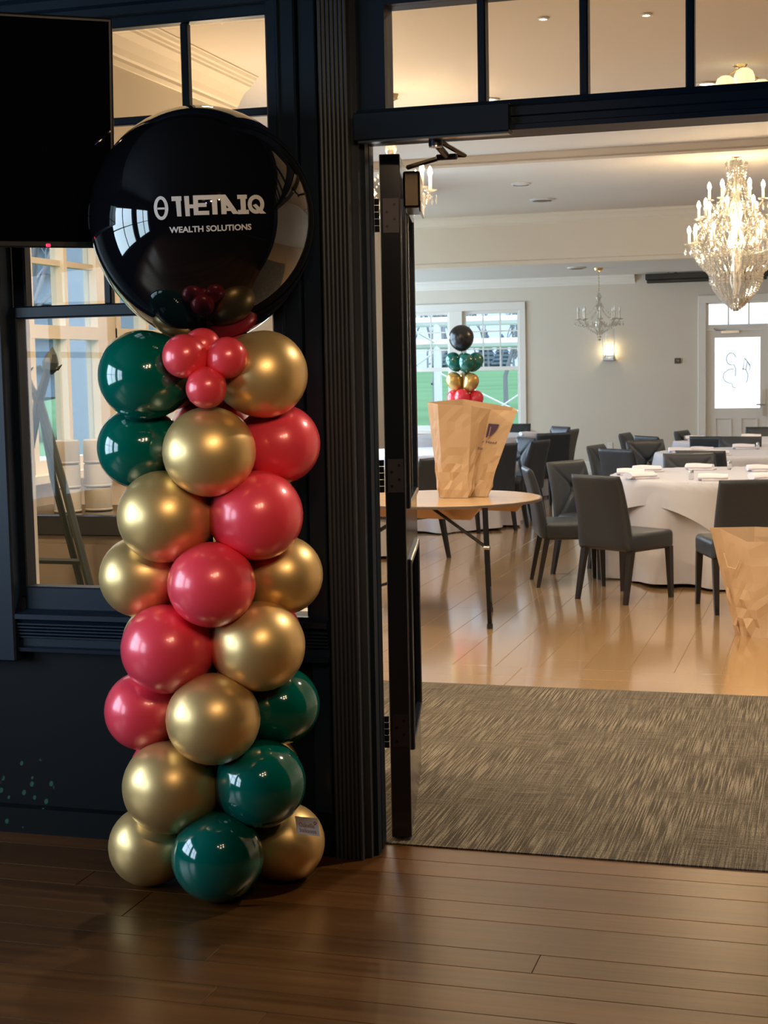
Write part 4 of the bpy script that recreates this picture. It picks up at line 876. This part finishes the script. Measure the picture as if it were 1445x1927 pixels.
for (x, y, rz, e_, lab) in ((XW, 9.2, PI/2, 85, 'added unseen wall sconce beyond the windows of the left entry wall'), (-3.2, YB, PI, 85, 'added unseen wall sconce on the inner side of the bar wall'), (2.6, YB, PI, 34, 'added unseen wall sconce right of the doorway, inside the ballroom')):  # unseen sconces added to warm the entry ceiling and crown
    sconce((x, y, 2.0), rz, lab)
    light('added_sconce_glow', 'POINT', Vector((x, y, 2.25))+Matrix.Rotation(rz, 3, 'Z') @ Vector((0, -0.12, 0)), e_, (1.0, 0.76, 0.46), shadow_soft_size=0.05)
o = empty('thermostat', (-2.249, YF, 1.66), 0, 'small dark square thermostat on the far wall', 'thermostat')
MB().rbox(-0.045, 0.045, -0.025, 0.0, -0.04, 0.04, 0.006, 1).build('case', mat('dark_case', (0.06, 0.045, 0.04), 0.4), o); MB().box(-0.025, 0.025, -0.027, -0.024, -0.01, 0.02).build('display', black_top, o)
o = empty('wall_outlet', (-3.257, YF, 0.395), 0, 'white outlet plate low on the far wall', 'outlet')
MB().rbox(-0.04, 0.04, -0.008, 0.0, -0.06, 0.06, 0.003, 1).build('plate', white_trim, o)
for z in (-0.025, 0.025): MB().rbox(-0.016, 0.016, -0.010, -0.007, z-0.013, z+0.013, 0.002, 1).build('socket', cream, o)
o = empty('projection_screen', (-2.69, 22.62, 2.80), 0, 'rolled up black projection screen below the ceiling of the far wall', 'projection screen')
MB().rbox(0.0, 1.75, -0.08, 0.06, 0.045, 0.135, 0.01, 1).build('housing', plastic_black, o); MB().rbox(0.02, 1.73, -0.06, 0.0, 0.0, 0.05, 0.008, 1).build('roller', plastic_black, o)
MB().tube([(0.32, -0.02, 0.13), (0.36, -0.02, 0.175), (0.45, -0.02, 0.14)], 0.006, 6).build('hanger', black_metal, o)

dl_ring = MB().lathe([(0.055, 0.0), (0.085, -0.002), (0.085, -0.008), (0.06, -0.012), (0.055, -0.004)], 20).mesh('ring', grille_m, True); dl_lamp = MB().lathe([(0.0, -0.006), (0.05, -0.005), (0.056, -0.002)], 20).mesh('lamp', downlight_on, True)
for k, (x, y, e_, lab) in enumerate(((-2.6, 6.3, 150, 'over the left of the carpet'), (-1.0, 6.3, 240, 'over the middle of the carpet'), (0.6, 6.3, 400, 'over the right of the carpet'), (-2.5, 11.25, 110, 'over the wooden table'), (-0.9, 11.25, 75, 'over the front round table'), (0.9, 11.25, 110, 'right of the front table'), (0.9, 15.5, 130, 'right of the chandelier'), (2.6, 11.25, 110, 'far right in the front row'), (2.6, 15.5, 110, 'far right in the second row'), (0.9, 18.5, 110, 'right in the last row'))):  # unseen downlights added to brighten floors, carpet and tables
    dl_ = empty('added_downlight', (x, y, ZH), 0, 'added unseen ceiling downlight '+lab, 'downlight', 'added downlights'); link('ring', dl_ring, dl_); link('lamp', dl_lamp, dl_)
    light('added_downlight_beam', 'SPOT', (x, y, ZH-0.03), e_, (1.0, 0.85, 0.64), (0, 0, 0), spot_size=2.5, spot_blend=0.7, shadow_soft_size=0.06)
light('chandelier_glow', 'POINT', (-0.925, 15.0, 2.88), 65, WARM, shadow_soft_size=0.05)
light('chandelier_glow', 'POINT', (-3.13, 10.80, 3.05), 30, WARM, shadow_soft_size=0.05)

# ================================================================== THINGS BEHIND THE BAR WINDOW
ez = empty('display_easel', (-3.30, 5.9, 0), 0, 'dark ornate easel with leaf shaped tips standing behind the bar window', 'easel')
def bar_(pts, r, par=ez, nm='leg'): return MB().tube(pts, r, 6).build(nm, easel_m, par)
bar_([(0.03, 0, 1.66), (0.005, 0, 1.59), (-0.03, 0, 1.50), (-0.05, 0, 1.42), (-0.13, -0.02, 1.05), (-0.30, -0.1, 0.0)], [0.016, 0.018, 0.022, 0.02, 0.018, 0.016])
bar_([(-0.10, 0, 1.65), (-0.07, 0, 1.56), (-0.03, 0, 1.50), (0.0, 0, 1.40), (0.09, -0.02, 1.12), (0.215, -0.06, 0.70), (0.42, -0.12, 0.0)], [0.016, 0.018, 0.022, 0.02, 0.018, 0.018, 0.016])
bar_([(-0.03, 0.02, 1.46), (-0.03, 0.10, 1.15), (-0.005, 0.25, 0.70), (0.03, 0.45, 0.0)], 0.016)
for x, z, s_ in ((0.035, 1.665, 1), (-0.105, 1.655, -1)):
    MB().tube([(x-0.01*s_, 0, z-0.05), (x-0.004*s_, 0, z-0.03), (x, 0, z), (x+0.008*s_, 0, z+0.035), (x+0.012*s_, 0, z+0.065)], [0.018, 0.034, 0.036, 0.022, 0.002], 7).build('leaf_finial', easel_m, ez)
    for t_ in (-1, 1): MB().tube([(x, 0, z-0.02), (x+t_*0.035, 0, z-0.03), (x+t_*0.055, 0, z-0.012)], [0.012, 0.009, 0.002], 5).build('leaf', easel_m, ez)
bar_([(-0.19, -0.035, 0.80), (0.19, -0.05, 0.80)], 0.014, nm='crossbar')
cb_ = empty('sideboard', (-3.35, 6.75, 0), 0, 'tan sideboard with a black top behind the bar window', 'sideboard')
MB().box(-0.55, 0.75, -0.25, 0.25, 0.0, 0.84).build('body', cab_m, cb_); MB().rbox(-0.57, 0.80, -0.28, 0.27, 0.84, 0.94, 0.006, 1).build('countertop', black_top, cb_)
for k in range(3): MB().rbox(-0.53+k*0.43, -0.13+k*0.43, -0.262, -0.25, 0.06, 0.80, 0.004, 1).build('door', cab_m, cb_)
for sx_, sy_, n_, w_ in ((0, 0, 3, 0), (0.115, 0.10, 3, 1)):
    for k in range(n_):
        u_ = empty('food_crock', (-3.60+sx_, 6.62+sy_, 0.94+k*0.118), 0, f'beige ceramic crock, {("bottom", "middle", "top")[k]} of the {"right" if w_ else "left"} stack on the sideboard', 'crock', 'stacked beige crocks')
        MB().lathe([(0, 0.0), (0.060, 0.0), (0.066, 0.006), (0.067, 0.10), (0.065, 0.112), (0.058, 0.116), (0, 0.117)], 28).build('bowl', ceramic, u_, smooth=True)
        MB().lathe([(0.066, 0.002), (0.0685, 0.005), (0.0685, 0.010), (0.066, 0.013)], 28).build('rim', ceramic, u_, smooth=True)

ORD = ['first', 'second', 'third', 'fourth', 'fifth', 'sixth', 'seventh', 'eighth', 'ninth', 'tenth', 'eleventh', 'twelfth', 'thirteenth', 'fourteenth', 'fifteenth', 'sixteenth']
# ================================================================== BAR LAMPS (seen only mirrored in the balloons)
for k, (x, y, z, c_, e_) in enumerate(((-0.45, 1.25, 2.95, WARM, 44), (-0.12, 1.65, 3.0, WARM, 44), (0.12, 1.15, 2.9, WARM, 44), (0.45, 1.55, 2.98, WARM, 44), (0.15, 1.95, 3.05, WARM, 44), (-0.30, 1.25, 2.72, (0.35, 0.30, 1.0), 5))):  # the violet last one is added as stand-in for a bluish screen
    pl = empty('pendant_lamp', (x, y, z), 0, f'{ORD[k]} small shaded pendant hanging in the bar', 'pendant lamp', 'bar pendants')
    MB().tube([(0, 0, 0.05), (0, 0, 3.35-z)], 0.004, 6).build('cord', black_metal, pl); MB().lathe([(0.0, 0.09), (0.02, 0.09), (0.022, 0.05), (0.0, 0.05)], 12).build('socket', brass, pl, smooth=True)
    light('pendant_glow', 'SPOT', (x, y, z), e_, c_, (Vector((-1.85, 4.3, 1.75))-Vector((x, y, z))).to_track_quat('-Z', 'Y').to_euler(), spot_size=math.radians(54), spot_blend=1.0, shadow_soft_size=0.035)
    MB().lathe([(0.02, 0.06), (0.06, 0.0), (0.062, 0.0), (0.022, 0.064)], 16).build('shade', black_metal, pl, smooth=True)
# green specks thrown on the wall by a party light (patterned spotlight)
src = Vector((-1.6, 1.6, 2.9)); d = Vector((-2.73, 4.63, 0.14))-src
gl_ = light('party_light', 'SPOT', src, 7000, (0.25, 1.0, 0.62), d.to_track_quat('-Z', 'Y').to_euler(), spot_size=math.radians(3.0), spot_blend=0.2, shadow_soft_size=0.0)
gl_.data.use_nodes = True
if True:
    N, L = gl_.data.node_tree.nodes, gl_.data.node_tree.links; em = N['Emission']
    t = N.new('ShaderNodeTexCoord'); vo = N.new('ShaderNodeTexVoronoi'); vo.inputs['Scale'].default_value = 120; vo.inputs['Randomness'].default_value = 1.0
    lt = N.new('ShaderNodeMath'); lt.operation = 'LESS_THAN'; lt.inputs[1].default_value = 0.21
    L.new(t.outputs['Normal'], vo.inputs['Vector']); L.new(vo.outputs['Distance'], lt.inputs[0]); L.new(lt.outputs[0], em.inputs['Strength'])

# ================================================================== OUTDOORS
struct(box('ground', grass, -90, 60, -40, 150, -0.6, -0.35), 'green lawn outside the windows')
def lawn(u, v):
    y = 34+176*v; x = -120+190*u
    return Vector((x, y, -0.36+2.0*min(1, v/0.35)**1.2+0.18*math.sin(x*0.09+1)+0.10*math.sin(y*0.13)-0.12))
struct(MB().grid(lawn, 40, 30).build('lawn_rise', grass, smooth=True), 'rolling lawn rising towards the trees')
struct(box('gravel_path', path_m, -30, 10, 30, 33, -0.36, -0.33), 'pale path on the lawn')
def bare_tree(loc, h, seed, label):
    rnd = random.Random(seed); t = empty('bare_tree', loc, rnd.uniform(0, 6), label, 'tree', 'bare trees outside')
    tk = MB(); br_ = MB()
    def grow(p, d, L_, r, lev):
        mb = tk if lev == 0 else br_
        mid = p+d*L_*0.5+Vector((rnd.uniform(-1, 1), rnd.uniform(-1, 1), 0))*L_*0.06; e = p+d*L_
        mb.tube([p, mid, e], [r, r*0.8, r*0.6], 6 if lev < 2 else 4, cap=False)
        if lev >= 5: return
        for k in range(3 if lev < 4 else 2):
            nd = (d+Vector((rnd.uniform(-1, 1), rnd.uniform(-1, 1), rnd.uniform(-0.25, 0.7)))*0.75).normalized()
            grow(p+d*L_*rnd.uniform(0.55, 1.0), nd, L_*rnd.uniform(0.6, 0.8), r*0.62, lev+1)
    grow(Vector((0, 0, 0)), Vector((rnd.uniform(-0.2, 0.2), 0, 1)).normalized(), h*0.26, h*0.0075, 0)
    tk.build('trunk', bark, t, smooth=True); tag(br_.build('branches', bark, t), kind='stuff')
for x, y, h, s_, lab in ((-8.9, 33, 9, 1, 'bare grey tree seen through the middle far window'), (-8.7, 41, 10, 2, 'bare grey tree behind the black centrepiece balloon'), (-13.0, 50, 11, 3, 'bare grey tree at the left of the far window view'), (-11.6, 60, 12, 7, 'bare tree far out on the lawn, right in the far window'), (-18.0, 72, 13, 8, 'farthest bare tree in the middle far window'), (-15.4, 76, 13, 9, 'farthest bare tree in the right far window'), (-9.8, 17.0, 8, 4, 'bare tree outside the left entry windows'), (-14.5, 25, 10, 5, 'farther bare tree outside the left entry windows')):
    bare_tree((x, y, -0.4 if y < 36 else 0.1), h, s_, lab)
for k in range(16):
    rnd = random.Random(100+k); x = -62+k*2.9+rnd.uniform(-0.4, 0.4); y = 168 if k % 2 else 173; h = rnd.uniform(3.2, 5.2)
    t = empty('background_conifer', (x, y, 1.4), 0, f'haze-tinted conifer, {ORD[k]} from the left in the far tree line', 'tree', 'conifers beyond the lawn')
    MB().tube([(0, 0, 0), (0, 0, h*0.2)], 0.25, 6).build('trunk', bark, t)
    prof = [(0.0, h*1.0)]
    for q in range(1, 9): prof += [(h*0.035*q+0.15, h*(1-0.105*q)), (h*0.028*q, h*(1-0.105*q)+0.1)]
    prof += [(h*0.25, -0.3)]
    MB().lathe(prof, 11).build('foliage', conifer, t)
for k in range(5):
    rnd = random.Random(300+k); x = -24-k*3.6; y = 42+k*3; h = rnd.uniform(7, 10)
    t = empty('background_conifer', (x, y, -0.4), 0, f'{ORD[k]} conifer in the row beyond the left entry windows', 'tree', 'conifers left of the hall')
    MB().tube([(0, 0, 0), (0, 0, h*0.2)], 0.25, 6).build('trunk', bark, t)
    prof = [(0.0, h)]
    for q in range(1, 9): prof += [(h*0.035*q+0.15, h*(1-0.105*q)), (h*0.028*q, h*(1-0.105*q)+0.1)]
    MB().lathe(prof+[(0.2, h*0.14)], 11).build('foliage', conifer, t)
wood_src = [o for o in COL.objects if o.name.startswith('bare_tree') and o.parent is None]
for k in range(14):
    rnd = random.Random(500+k); y = 95+k*4.5; f_ = -0.292+0.0085*((k*5) % 14); o = copy_tree(wood_src[k % 6]); o.location = (f_*y, y, 1.2); o.rotation_euler = (0, 0, rnd.uniform(0, 6)); o.scale = (1.25,)*3
    o['label'] = f'{ORD[k]} bare tree back in the far wood'; o['group'] = 'bare trees of the far wood'
tf = empty('tent_frame', (-6.8, 26.2, -0.35), 0, 'white metal tent frame standing on the lawn outside the far window', 'tent frame')
for x in (-2.6, 0.0, 2.75): MB().tube([(x, 0, 0), (x, 0, 2.75)], 0.075, 8).build('post', tent_m, tf, smooth=True)
for z in (2.40, 2.79): MB().tube([(-4.5, 0, z), (6.5, 0, z)], 0.085, 8).build('rail', tent_m, tf, smooth=True)
for a, c in (((0.0, 0, 1.9), (2.75, 0, 0.55)), ((0.0, 0, 0.55), (2.75, 0, 2.3)), ((-2.6, 0, 1.9), (0, 0, 0.6)), ((-2.6, 0, 0.55), (0.0, 0, 2.3)), ((0.0, 0, 2.4), (-1.0, -1.5, 3.2))):
    MB().tube([a, c], 0.018, 6).build('brace', tent_m, tf, smooth=True)
